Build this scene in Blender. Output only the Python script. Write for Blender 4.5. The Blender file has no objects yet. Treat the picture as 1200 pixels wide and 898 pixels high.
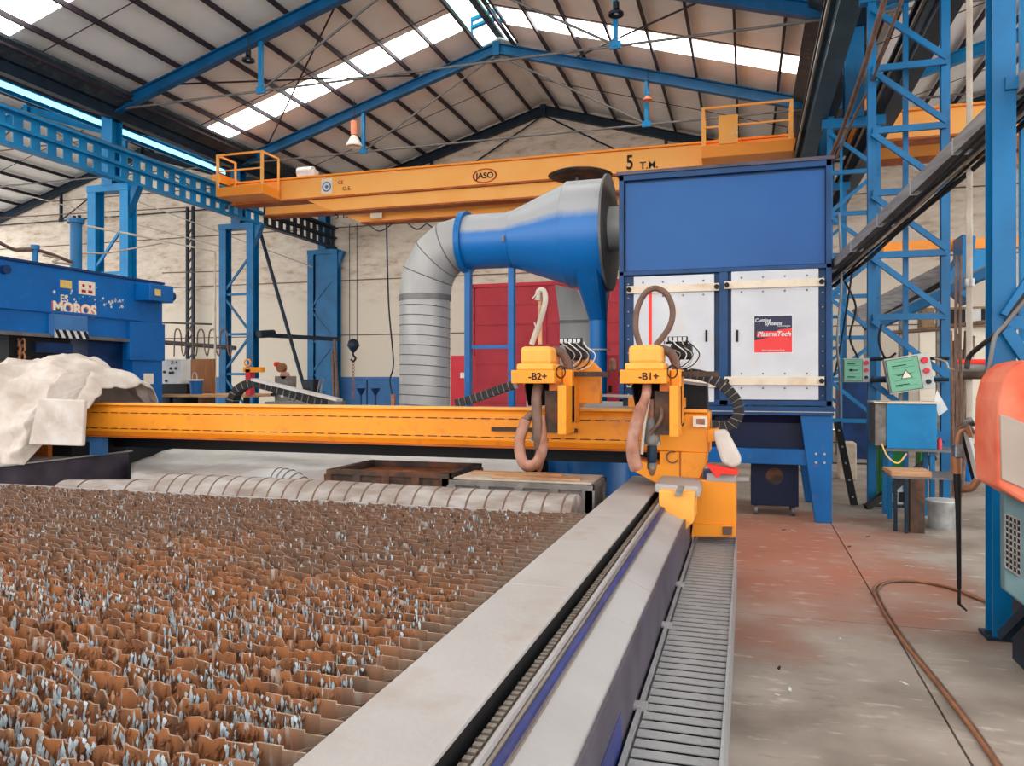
import bpy, bmesh, math, random
from mathutils import Vector, Matrix, noise
random.seed(7)
C = bpy.context.scene.collection
PI = math.pi
H = 1.65                      # eye height
YAW = math.atan(275 / 900)
cs, sn = math.cos(YAW), math.sin(YAW)

# ------------------------------------------------------------------ camera
cd = bpy.data.cameras.new('camera'); cam = bpy.data.objects.new('camera', cd); C.objects.link(cam)
cam.location = (0, 0, H); cam.rotation_euler = (PI / 2, 0, YAW)
cd.sensor_width = 36; cd.lens = 27; cd.shift_y = -5 / 1200; cd.clip_end = 200
bpy.context.scene.camera = cam
# ------------------------------------------------------------------ world
w = bpy.data.worlds.new('sky'); bpy.context.scene.world = w; w.use_nodes = True
bg = w.node_tree.nodes['Background']; bg.inputs[0].default_value = (0.98, 0.985, 1.0, 1); bg.inputs[1].default_value = 1.95
# ------------------------------------------------------------------ exposure
vs = bpy.context.scene.view_settings
vs.view_transform = 'Standard'; vs.look = 'None'; vs.gamma = 1; vs.use_curve_mapping = False
vs.exposure = 0.82
SKYLIGHT_POWER = 4.5          # daylight through the translucent roof sheets
bpy.context.scene.cycles.max_bounces = 6

def at(u, v, y=None, x=None, z=None):
    a = cs * (u - 875) / 900; b = (444 - v) / 900; e = cs + sn * (u - 600) / 900
    if y is not None: d = y / e
    elif x is not None: d = x / a
    else: d = (z - H) / b
    return Vector((a * d, e * d, H + b * d))

# ------------------------------------------------------------------ materials
def lin(c): return tuple(((x / 255) / 12.92 if x <= 10 else (((x / 255) + .055) / 1.055) ** 2.4) for x in c) + (1,)
MATS = {}; LIN = lin
def paint(name, col, rough=.5, metal=0, col2=None, amt=.5, scale=3, stretch=(1, 1, 1), bump=0, bscale=30, col3=None, amt3=.3, scale3=8, detail=6, sharp=.15):
    kk = 1 if name == 'roof' else .86
    def lin(c, f=LIN): return tuple(x * kk for x in f(c)[:3]) + (1,)
    m = bpy.data.materials.new(name); m.use_nodes = True; nt = m.node_tree; N = nt.nodes; L = nt.links
    b = N['Principled BSDF']; b.inputs['Specular IOR Level'].default_value = .28; b.inputs['Roughness'].default_value = rough; b.inputs['Metallic'].default_value = metal
    b.inputs['Base Color'].default_value = lin(col)
    tc = N.new('ShaderNodeTexCoord'); mp = N.new('ShaderNodeMapping'); mp.inputs['Scale'].default_value = stretch
    L.new(tc.outputs['Object'], mp.inputs[0])
    if col2 is None: col2 = tuple(max(0, x * .72) for x in col)
    out = None
    def layer(base, c, am, sc, seed):
        n = N.new('ShaderNodeTexNoise'); n.inputs['Scale'].default_value = sc; n.inputs['Detail'].default_value = detail; n.noise_dimensions = '4D'; n.inputs['W'].default_value = seed
        L.new(mp.outputs[0], n.inputs['Vector'])
        r = N.new('ShaderNodeMapRange'); r.inputs[1].default_value = 1 - am - sharp; r.inputs[2].default_value = 1 - am + sharp
        L.new(n.outputs['Fac'], r.inputs[0])
        mx = N.new('ShaderNodeMix'); mx.data_type = 'RGBA'
        L.new(r.outputs[0], mx.inputs[0])
        if base is None: mx.inputs[6].default_value = lin(col)
        else: L.new(base, mx.inputs[6])
        mx.inputs[7].default_value = lin(c); return mx.outputs[2]
    out = layer(None, col2, amt, scale, 1.3)
    if col3 is not None: out = layer(out, col3, amt3, scale3, 7.7)
    L.new(out, b.inputs['Base Color'])
    if bump:
        n = N.new('ShaderNodeTexNoise'); n.inputs['Scale'].default_value = bscale; n.inputs['Detail'].default_value = 6
        L.new(mp.outputs[0], n.inputs['Vector'])
        bp = N.new('ShaderNodeBump'); bp.inputs['Strength'].default_value = bump; bp.inputs['Distance'].default_value = .02
        L.new(n.outputs['Fac'], bp.inputs['Height']); L.new(bp.outputs[0], b.inputs['Normal'])
    MATS[name] = m; return m
def emis(name, col, s):
    m = bpy.data.materials.new(name); m.use_nodes = True; nt = m.node_tree
    b = nt.nodes['Principled BSDF']; b.inputs['Base Color'].default_value = lin(col); b.inputs['Emission Color'].default_value = lin(col); b.inputs['Emission Strength'].default_value = s
    b.inputs['Roughness'].default_value = .6; MATS[name] = m; return m
def dusty(name, col, dust, lo=.05, hi=.3, rough=.35):      # paint with dust settled on the upward faces
    m = bpy.data.materials.new(name); m.use_nodes = True; nt = m.node_tree; N = nt.nodes; L = nt.links; b = N['Principled BSDF']
    g = N.new('ShaderNodeNewGeometry'); sp = N.new('ShaderNodeSeparateXYZ'); L.new(g.outputs['Normal'], sp.inputs[0])
    n = N.new('ShaderNodeTexNoise'); n.inputs['Scale'].default_value = 4; ad = N.new('ShaderNodeMath'); ad.operation = 'MULTIPLY_ADD'
    L.new(n.outputs['Fac'], ad.inputs[0]); ad.inputs[1].default_value = .1; L.new(sp.outputs['Z'], ad.inputs[2])
    r = N.new('ShaderNodeMapRange'); r.inputs[1].default_value = lo + .05; r.inputs[2].default_value = hi + .05; L.new(ad.outputs[0], r.inputs[0])
    mx = N.new('ShaderNodeMix'); mx.data_type = 'RGBA'; L.new(r.outputs[0], mx.inputs[0]); mx.inputs[6].default_value = lin(col); mx.inputs[7].default_value = lin(dust)
    L.new(mx.outputs[2], b.inputs['Base Color']); b.inputs['Roughness'].default_value = rough; MATS[name] = m; return m

M = MATS
paint('steel_blue', (0, 104, 156), .4, 0, (0, 82, 126), .45, 2, bump=.05, col3=(50, 112, 140), amt3=.2)
paint('steel_light', (0, 128, 184), .4, 0, (0, 104, 156), .4, 2)
paint('truss_blue', (6, 90, 140), .45, 0, (4, 72, 112), .4, 2)
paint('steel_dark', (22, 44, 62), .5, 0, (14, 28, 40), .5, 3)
paint('purlin', (58, 46, 56), .55, 0, (40, 32, 40), .5, 2)
paint('gutter', (62, 72, 80), .6, 0, (40, 48, 55), .5, 2, col3=(110, 100, 95), amt3=.3)
paint('roof', (228, 228, 226), .85, 0, (216, 216, 212), .45, 1.2, bump=.1, bscale=15, col3=(234, 234, 232), amt3=.4, scale3=.5)
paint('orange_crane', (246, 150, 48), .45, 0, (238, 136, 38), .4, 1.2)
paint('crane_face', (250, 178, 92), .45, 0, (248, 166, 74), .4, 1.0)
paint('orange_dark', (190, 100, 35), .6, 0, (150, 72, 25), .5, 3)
paint('yellow', (246, 152, 36), .42, 0, (236, 138, 30), .4, 2, col3=(196, 112, 50), amt3=.28, scale3=9)
paint('yellow_pale', (250, 176, 78), .45, 0, (240, 158, 60), .45, 3, col3=(190, 130, 80), amt3=.25)
paint('plate', (178, 172, 168), .5, .1, (168, 161, 156), .45, 2.5, bump=.12, bscale=40, col3=(160, 140, 125), amt3=.27, scale3=5)
paint('plate2', (172, 168, 166), .5, .1, (158, 152, 149), .45, 2.0, bump=.1, bscale=40, col3=(140, 122, 110), amt3=.25, scale3=5)
paint('grate', (164, 164, 164), .45, .2, (146, 146, 146), .5, 6, col3=(120, 112, 105), amt3=.3, scale3=15)
paint('rail', (150, 138, 126), .35, .3, (112, 98, 86), .4, 3, stretch=(20, 1, 20))
paint('slate', (46, 76, 92), .5, 0, (34, 58, 72), .5, 2, col3=(96, 96, 92), amt3=.25)
paint('slat_edge_sheen', (184, 158, 136), .5, .1, (130, 98, 76), .5, 20)  # paler colour paints in the light reflected by the cut slat tops
paint('indigo', (44, 58, 126), .45, 0, (38, 44, 92), .5, 4, col3=(96, 84, 120), amt3=.35)
paint('purple_steel', (92, 84, 94), .5, .1, (66, 60, 70), .5, 4, col3=(80, 78, 120), amt3=.3, scale3=2)
paint('black', (12, 12, 13), .6, 0, (20, 18, 18), .4, 4)
paint('rubber', (34, 32, 32), .6, 0, (52, 48, 46), .4, 10)
paint('rust', (176, 108, 62), .85, 0, (118, 74, 50), .5, 14, stretch=(1, 1, .35), bump=.5, bscale=60, col3=(206, 122, 60), amt3=.45, scale3=5)
paint('slat_clean', (120, 98, 82), .7, .1, (92, 74, 62), .5, 12)
paint('slag', (140, 84, 44), .7, .1, (70, 44, 30), .5, 9, col3=(196, 150, 120), amt3=.33, scale3=22)
paint('dross', (184, 196, 200), .55, .1, (120, 120, 118), .4, 30, bump=.3, col3=(214, 222, 224), amt3=.4)
paint('galv', (166, 163, 160), .5, .15, (148, 146, 144), .5, 1.2, stretch=(1, 1, .25), col3=(180, 178, 174), amt3=.45, scale3=3, bump=.05)
paint('galv_dark', (120, 118, 116), .5, .3, (96, 92, 90), .5, 4)
paint('duct_dusty', (146, 132, 122), .6, .1, (120, 102, 90), .5, 2, stretch=(1, 3, 3), col3=(172, 164, 158), amt3=.45, scale3=4)
dusty('duct_blue', (0, 98, 168), (150, 150, 152), .12, .3)
paint('pipe_blue', (0, 100, 166), .35, 0, (0, 84, 142), .4, 2)
paint('cab_blue', (18, 84, 146), .35, 0, (12, 74, 138), .5, .7, col3=(36, 98, 156), amt3=.35, scale3=.5)
paint('cab_frame', (10, 66, 116), .4, 0, (8, 52, 94), .5, 3)
paint('cab_leg', (4, 92, 156), .4, 0, (4, 76, 134), .45, 2, col3=(96, 96, 120), amt3=.25)
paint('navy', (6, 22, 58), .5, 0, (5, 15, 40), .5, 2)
paint('door_white', (206, 206, 208), .45, 0, (192, 192, 196), .45, 2, col3=(205, 186, 160), amt3=.28, scale3=3)
paint('bar_cream', (224, 208, 186), .45, 0, (200, 170, 140), .4, 5)
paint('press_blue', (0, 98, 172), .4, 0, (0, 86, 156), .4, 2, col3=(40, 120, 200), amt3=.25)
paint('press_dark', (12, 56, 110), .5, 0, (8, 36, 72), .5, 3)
paint('white_paint', (214, 214, 212), .5, 0, (196, 194, 190), .4, 3)
paint('wood', (150, 96, 52), .6, 0, (128, 78, 40), .5, 6, stretch=(4, 4, .5))
paint('planks', (206, 160, 120), .7, 0, (176, 126, 88), .5, 8, stretch=(.5, 3, 3))
paint('red', (214, 54, 66), .5, 0, (196, 44, 58), .45, 2)
paint('red_door', (196, 62, 72), .6, 0, (178, 50, 62), .45, 1.5)
paint('red_bright', (236, 50, 34), .45, 0, (214, 40, 26), .4, 5)
paint('tarp', (206, 192, 180), .8, 0, (184, 168, 154), .5, 3, bump=.35, bscale=14, col3=(218, 208, 200), amt3=.4, scale3=6)
paint('dust_sheet', (212, 208, 204), .85, 0, (196, 190, 184), .5, 3, bump=.4, bscale=12)
paint('crate_rust', (84, 64, 52), .8, 0, (58, 46, 40), .5, 8, col3=(150, 84, 48), amt3=.35, scale3=4, bump=.3)
paint('crate_grey', (140, 134, 128), .75, 0, (110, 104, 98), .5, 8, col3=(92, 80, 72), amt3=.35)
paint('cardboard', (196, 180, 162), .85, 0, (176, 156, 136), .5, 8)
paint('hose_pink', (176, 120, 96), .6, 0, (140, 90, 70), .5, 14, col3=(196, 150, 130), amt3=.4)
paint('hose_brown', (122, 92, 76), .55, 0, (92, 68, 56), .5, 12)
paint('copper', (168, 112, 76), .45, .2, (130, 84, 58), .5, 6)
paint('chrome', (170, 165, 160), .3, .8, (110, 105, 100), .5, 10)
paint('cable_tray', (146, 140, 138), .5, .2, (112, 106, 104), .5, 5, stretch=(1, .5, 6))
paint('orange_cover', (214, 84, 44), .65, 0, (196, 72, 38), .5, 2.5, bump=.25, bscale=6, col3=(238, 150, 120), amt3=.35, scale3=2)
paint('vinyl', (166, 150, 136), .4, 0, (150, 134, 120), .5, 3)
paint('grey_green', (92, 116, 118), .5, 0, (76, 98, 102), .45, 4)
paint('box_blue', (6, 124, 178), .4, 0, (6, 106, 158), .45, 3, col3=(60, 140, 180), amt3=.28, scale3=10)
paint('green', (30, 128, 58), .55, 0, (20, 96, 44), .5, 4)
paint('panel_green', (120, 184, 150), .35, 0, (108, 172, 140), .5, 6)
paint('panel_grey', (190, 192, 184), .5, 0, (170, 172, 166), .4, 5)
paint('lamp_white', (226, 218, 210), .4, 0, (206, 190, 180), .4, 6)
paint('lamp_salmon', (226, 140, 110), .5, 0, (206, 120, 90), .4, 6)
paint('barrel_blue', (6, 84, 144), .4, 0, (4, 70, 124), .4, 4)
paint('zinc', (190, 190, 188), .4, .3, (140, 138, 134), .5, 6)
paint('sticker', (236, 226, 206), .5, 0, (224, 206, 180), .4, 30)
paint('sticker_yellow', (224, 190, 110), .5, 0, (206, 160, 90), .4, 30)
paint('ink', (40, 26, 20), .6)
paint('ink_red', (196, 40, 30), .6)
paint('ink_orange', (240, 110, 50), .5)
paint('sign_navy', (38, 38, 66), .4, 0, (34, 34, 58), .4, 4)
paint('sign_red', (228, 58, 56), .4, 0, (220, 50, 50), .4, 4)
paint('beige_pipe', (190, 178, 162), .5, 0, (164, 150, 134), .5, 5)
paint('brown_case', (150, 120, 82), .6, 0, (120, 92, 60), .5, 4)
paint('dado', (70, 122, 176), .6, 0, (58, 106, 158), .5, 1.5)
emis('skylight', (255, 253, 248), SKYLIGHT_POWER)
emis('vent_light', (206, 244, 232), 1.0)
emis('strip_light', (150, 226, 250), 1.2)
dusty('white_top', (84, 84, 88), (210, 206, 202), .5, .8, .7)

# whitewashed stone above, smooth render below
def wall_material():
    m = bpy.data.materials.new('whitewash'); m.use_nodes = True; nt = m.node_tree; N = nt.nodes; L = nt.links; b = N['Principled BSDF']
    b.inputs['Roughness'].default_value = .9
    tc = N.new('ShaderNodeTexCoord'); mp = N.new('ShaderNodeMapping'); mp.inputs['Scale'].default_value = (.8, 1, 2.4); L.new(tc.outputs['Object'], mp.inputs[0])
    n = N.new('ShaderNodeTexNoise'); n.inputs['Scale'].default_value = 2.2; n.inputs['Detail'].default_value = 9; n.inputs['Roughness'].default_value = .62; L.new(mp.outputs[0], n.inputs['Vector'])
    r = N.new('ShaderNodeValToRGB'); e = r.color_ramp.elements
    e[0].position = .3; e[0].color = lin((172, 146, 122)); e[1].position = .43; e[1].color = lin((206, 190, 170))
    x = r.color_ramp.elements.new(.62); x.color = lin((222, 208, 192)); L.new(n.outputs['Fac'], r.inputs[0])
    sp = N.new('ShaderNodeSeparateXYZ'); L.new(tc.outputs['Object'], sp.inputs[0])
    n2 = N.new('ShaderNodeTexNoise'); n2.inputs['Scale'].default_value = .5; L.new(tc.outputs['Object'], n2.inputs['Vector'])
    ad = N.new('ShaderNodeMath'); ad.operation = 'MULTIPLY_ADD'; L.new(n2.outputs['Fac'], ad.inputs[0]); ad.inputs[1].default_value = 1.6; L.new(sp.outputs['Z'], ad.inputs[2])
    mr = N.new('ShaderNodeMapRange'); mr.inputs[1].default_value = 5.2; mr.inputs[2].default_value = 6.4; L.new(ad.outputs[0], mr.inputs[0])
    mx = N.new('ShaderNodeMix'); mx.data_type = 'RGBA'; L.new(mr.outputs[0], mx.inputs[0]); mx.inputs[6].default_value = lin((214, 202, 184)); L.new(r.outputs[0], mx.inputs[7])
    L.new(mx.outputs[2], b.inputs['Base Color'])
    mu = N.new('ShaderNodeMath'); mu.operation = 'MULTIPLY'; L.new(mr.outputs[0], mu.inputs[0]); L.new(n.outputs['Fac'], mu.inputs[1])
    bp = N.new('ShaderNodeBump'); bp.inputs['Strength'].default_value = .55; bp.inputs['Distance'].default_value = .12; L.new(mu.outputs[0], bp.inputs['Height']); L.new(bp.outputs[0], b.inputs['Normal'])
    MATS['whitewash'] = m
wall_material()
def floor_material():
    m = bpy.data.materials.new('concrete'); m.use_nodes = True; nt = m.node_tree; N = nt.nodes; L = nt.links; b = N['Principled BSDF']
    b.inputs['Roughness'].default_value = .62
    g = N.new('ShaderNodeNewGeometry')
    n = N.new('ShaderNodeTexNoise'); n.inputs['Scale'].default_value = 1.1; n.inputs['Detail'].default_value = 8; L.new(g.outputs['Position'], n.inputs['Vector'])
    r = N.new('ShaderNodeValToRGB'); e = r.color_ramp.elements
    e[0].position = .35; e[0].color = lin((104, 91, 80)); e[1].position = .6; e[1].color = lin((150, 138, 126)); L.new(n.outputs['Fac'], r.inputs[0])
    # red oxide dust trodden round the filter cabinet
    vm = N.new('ShaderNodeVectorMath'); vm.operation = 'SUBTRACT'; L.new(g.outputs['Position'], vm.inputs[0]); vm.inputs[1].default_value = (.1, 7.9, 0)
    sc = N.new('ShaderNodeVectorMath'); sc.operation = 'MULTIPLY'; L.new(vm.outputs[0], sc.inputs[0]); sc.inputs[1].default_value = (.62, .34, 0)
    ln = N.new('ShaderNodeVectorMath'); ln.operation = 'LENGTH'; L.new(sc.outputs[0], ln.inputs[0])
    ad = N.new('ShaderNodeMath'); ad.operation = 'MULTIPLY_ADD'; L.new(n.outputs['Fac'], ad.inputs[0]); ad.inputs[1].default_value = 1.3; L.new(ln.outputs['Value'], ad.inputs[2])
    mr = N.new('ShaderNodeMapRange'); mr.inputs[1].default_value = 1.05; mr.inputs[2].default_value = 1.75; mr.inputs[3].default_value = .85; mr.inputs[4].default_value = 0; L.new(ad.outputs[0], mr.inputs[0])
    mx = N.new('ShaderNodeMix'); mx.data_type = 'RGBA'; L.new(mr.outputs[0], mx.inputs[0]); L.new(r.outputs[0], mx.inputs[6]); mx.inputs[7].default_value = lin((168, 98, 70))
    # pale scuffs
    n3 = N.new('ShaderNodeTexNoise'); n3.inputs['Scale'].default_value = 4; n3.inputs['Detail'].default_value = 9; n3.inputs['Roughness'].default_value = .6
    mpp = N.new('ShaderNodeMapping'); mpp.inputs['Scale'].default_value = (1, 2.6, 1); L.new(g.outputs['Position'], mpp.inputs[0]); L.new(mpp.outputs[0], n3.inputs['Vector'])
    m3 = N.new('ShaderNodeMapRange'); m3.inputs[1].default_value = .58; m3.inputs[2].default_value = .7; m3.inputs[4].default_value = .6; L.new(n3.outputs['Fac'], m3.inputs[0])
    mx2 = N.new('ShaderNodeMix'); mx2.data_type = 'RGBA'; L.new(m3.outputs[0], mx2.inputs[0]); L.new(mx.outputs[2], mx2.inputs[6]); mx2.inputs[7].default_value = lin((190, 178, 168))
    m4 = N.new('ShaderNodeMapRange'); m4.inputs[1].default_value = .42; m4.inputs[2].default_value = .32; m4.inputs[4].default_value = .55; L.new(n3.outputs['Fac'], m4.inputs[0])
    mx3 = N.new('ShaderNodeMix'); mx3.data_type = 'RGBA'; L.new(m4.outputs[0], mx3.inputs[0]); L.new(mx2.outputs[2], mx3.inputs[6]); mx3.inputs[7].default_value = lin((110, 92, 80))
    L.new(mx3.outputs[2], b.inputs['Base Color'])
    bp = N.new('ShaderNodeBump'); bp.inputs['Strength'].default_value = .15; L.new(n3.outputs['Fac'], bp.inputs['Height']); L.new(bp.outputs[0], b.inputs['Normal'])
    MATS['concrete'] = m
floor_material()

# ------------------------------------------------------------------ builders
WL = {}
def wloc(o): return WL.get(o.name, Vector((0, 0, 0))) if o else Vector((0, 0, 0))
class MB:
    def __init__(s): s.v = []; s.f = []
    def add(s, vs, fs):
        k = len(s.v); s.v += [Vector(p) for p in vs]; s.f += [tuple(i + k for i in f) for f in fs]; return s
    def box(s, x0, x1, y0, y1, z0, z1):
        return s.add([(x0, y0, z0), (x1, y0, z0), (x1, y1, z0), (x0, y1, z0), (x0, y0, z1), (x1, y0, z1), (x1, y1, z1), (x0, y1, z1)],
                     [(0, 3, 2, 1), (4, 5, 6, 7), (0, 1, 5, 4), (1, 2, 6, 5), (2, 3, 7, 6), (3, 0, 4, 7)])
    def obox(s, c, size, R=None):
        c = Vector(c); R = R or Matrix.Identity(3); a, b, d = size[0] / 2, size[1] / 2, size[2] / 2
        ps = [c + R @ Vector(p) for p in [(-a, -b, -d), (a, -b, -d), (a, b, -d), (-a, b, -d), (-a, -b, d), (a, -b, d), (a, b, d), (-a, b, d)]]
        return s.add(ps, [(0, 3, 2, 1), (4, 5, 6, 7), (0, 1, 5, 4), (1, 2, 6, 5), (2, 3, 7, 6), (3, 0, 4, 7)])
    @staticmethod
    def frame(p, q, up=(0, 0, 1)):
        t = (Vector(q) - Vector(p)).normalized(); up = Vector(up)
        if abs(t.dot(up)) > .98: up = Vector((0, 1, 0))
        sd = t.cross(up).normalized(); u = sd.cross(t).normalized(); return t, sd, u
    def bar(s, p, q, w, h, up=(0, 0, 1)):
        p, q = Vector(p), Vector(q); t, sd, u = s.frame(p, q, up)
        return s.obox((p + q) / 2, ((q - p).length, w, h), Matrix((t, sd, u)).transposed())
    def ibeam(s, p, q, w, h, tf=.03, tw=.03, up=(0, 0, 1)):
        p, q = Vector(p), Vector(q); t, sd, u = s.frame(p, q, up)
        for o in (-1, 1): s.bar(p + u * o * (h / 2 - tf / 2), q + u * o * (h / 2 - tf / 2), w, tf, up)
        return s.bar(p, q, tw, h - 2 * tf, up)
    def tube(s, pts, r, n=8, cap=True):
        pts = [Vector(p) for p in pts]; k = len(pts); rs = r if isinstance(r, (list, tuple)) else [r] * k
        t = (pts[1] - pts[0]).normalized(); a = Vector((0, 0, 1)) if abs(t.z) < .9 else Vector((1, 0, 0)); nrm = t.cross(a).normalized(); vs = []; fs = []
        for i in range(k):
            tt = (pts[min(i + 1, k - 1)] - pts[max(i - 1, 0)]).normalized()
            nrm = (nrm - tt * nrm.dot(tt)).normalized(); b = tt.cross(nrm)
            for j in range(n):
                an = 2 * PI * j / n; vs.append(pts[i] + (nrm * math.cos(an) + b * math.sin(an)) * rs[i])
        for i in range(k - 1):
            for j in range(n): fs.append((i * n + j, i * n + (j + 1) % n, (i + 1) * n + (j + 1) % n, (i + 1) * n + j))
        if cap: fs += [tuple(range(n))[::-1], tuple(range((k - 1) * n, k * n))]
        return s.add(vs, fs)
    def cyl(s, p, q, r, r2=None, n=20): return s.tube([p, q], [r, r if r2 is None else r2], n)
    def prism(s, pts, off):
        n = len(pts); off = Vector(off); vs = [Vector(p) for p in pts] + [Vector(p) + off for p in pts]
        return s.add(vs, [tuple(range(n)), tuple(range(n, 2 * n))[::-1]] + [(i, (i + 1) % n, n + (i + 1) % n, n + i) for i in range(n)])
    def grid(s, rows, close=False):
        n = len(rows[0]); vs = [p for r in rows for p in r]; fs = []
        for i in range(len(rows) - 1):
            for j in range(n if close else n - 1): fs.append((i * n + j, i * n + (j + 1) % n, (i + 1) * n + (j + 1) % n, (i + 1) * n + j))
        return s.add(vs, fs)
    def build(s, name, mat, parent=None, smooth=False, bevel=0, solid=0, recalc=True):
        o0 = wloc(parent) if parent else Vector((0, 0, 0))
        me = bpy.data.meshes.new(name); me.from_pydata([tuple(p - o0) for p in s.v], [], s.f)
        if recalc:
            bm = bmesh.new(); bm.from_mesh(me); bmesh.ops.recalc_face_normals(bm, faces=bm.faces); bm.to_mesh(me); bm.free()
        me.materials.append(M[mat] if isinstance(mat, str) else mat)
        if smooth:
            for p in me.polygons: p.use_smooth = True
        o = bpy.data.objects.new(name, me); C.objects.link(o)
        if parent: o.parent = parent
        WL[o.name] = o0
        if solid: m = o.modifiers.new('solid', 'SOLIDIFY'); m.thickness = solid
        if bevel: m = o.modifiers.new('bevel', 'BEVEL'); m.width = bevel; m.segments = 2; m.limit_method = 'ANGLE'
        if smooth and not solid:
            try: me.set_sharp_from_angle(angle=math.radians(50))
            except Exception: pass
        return o
def B(*a): return MB().box(*a)
def thing(name, loc, label, cat, group=None):
    o = bpy.data.objects.new(name, None); C.objects.link(o); o.location = Vector(loc); WL[o.name] = Vector(loc); o.empty_display_size = .1
    o['label'] = label; o['category'] = cat
    if group: o['group'] = group
    return o
def tag(o, label, cat, group=None):
    o['label'] = label; o['category'] = cat
    if group: o['group'] = group
    return o
def struct(o): o['kind'] = 'structure'; return o
def lab(o, l): o['label'] = l; return o
def dup(root, delta, label, group=None):
    r = root.copy(); C.objects.link(r); r.location = root.location + Vector(delta); r['label'] = label; WL[r.name] = wloc(root) + Vector(delta)
    if group: r['group'] = group
    for ch in list(root.children):
        c = ch.copy(); C.objects.link(c); c.parent = r
        for g in ch.children: d = g.copy(); C.objects.link(d); d.parent = c
    return r
def text(s, name, mat, parent, p, size, right=(1, 0, 0), up=(0, 0, 1), shear=0, ext=.002, align='CENTER', wscale=1, off=0):
    cu = bpy.data.curves.new(name, 'FONT'); cu.body = s; cu.size = size; cu.extrude = ext; cu.align_x = align; cu.align_y = 'CENTER'; cu.shear = shear; cu.offset = off
    tmp = bpy.data.objects.new('tmp', cu); C.objects.link(tmp); bpy.context.view_layer.update()
    me = bpy.data.meshes.new_from_object(tmp.evaluated_get(bpy.context.evaluated_depsgraph_get())); bpy.data.objects.remove(tmp)
    r = Vector(right).normalized(); u = Vector(up).normalized(); n = r.cross(u)
    mt = Matrix((r * wscale, u, n)).transposed().to_4x4(); mt.translation = Vector(p) - wloc(parent)
    me.transform(mt); me.materials.clear(); me.materials.append(M[mat])
    o = bpy.data.objects.new(name, me); C.objects.link(o)
    if parent: o.parent = parent
    return o
def arc(pts, n=6):         # smooth Catmull-Rom through points
    pts = [Vector(p) for p in pts]; out = []
    for i in range(len(pts) - 1):
        p0, p1, p2, p3 = pts[max(i - 1, 0)], pts[i], pts[i + 1], pts[min(i + 2, len(pts) - 1)]
        for k in range(n):
            t = k / n; out.append(.5 * ((2 * p1) + (p2 - p0) * t + (2 * p0 - 5 * p1 + 4 * p2 - p3) * t * t + (-p0 + 3 * p1 - 3 * p2 + p3) * t ** 3))
    out.append(pts[-1]); return out

# ================================================================== SETTING
YF = 27.0                                   # far wall
RX, EX1, EX0 = -7.0, 1.9, -15.9             # ridge, right and left column lines
RZ, EZ, SL = 11.35, 8.68, .3                # rafter heights
SPAN = 8.9
YC = [5.6, 10.9, 16.15, 21.4, 26.7]         # column lines

fl = struct(B(-36, 22, -9, YF, -.25, -.03).build('floor', 'black'))
xs = [.92 + 4.6 * k for k in range(-8, 6)]; ys = [5.65 + 5.3 * k for k in range(-3, 5)]
for i in range(len(xs) - 1):
    for j in range(len(ys) - 1):
        B(xs[i] + .006, xs[i + 1] - .006, ys[j] + .006, min(ys[j + 1], YF) - .006, -.03, 0).build('slab', 'concrete', fl)

wf = struct(B(-36, 22, YF, YF + .3, 0, 12.5).build('wall_far', 'whitewash'))
for z, n in ((3.35, 1), (5.5, 2), (7.6, 3), (9.6, 4)):
    B(-36, 22, YF - .03, YF, z, z + .035).build('concrete_band', 'hose_brown', wf)
for (u0, u1) in ((-60, 108), (135, 262), (395, 468), (1108, 1400)):
    a, b = at(u0, 460, y=YF).x, at(u1, 460, y=YF).x
    B(a, b, YF - .02, YF, 0, 1.72).build('dado_panel', 'dado', wf)

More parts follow.
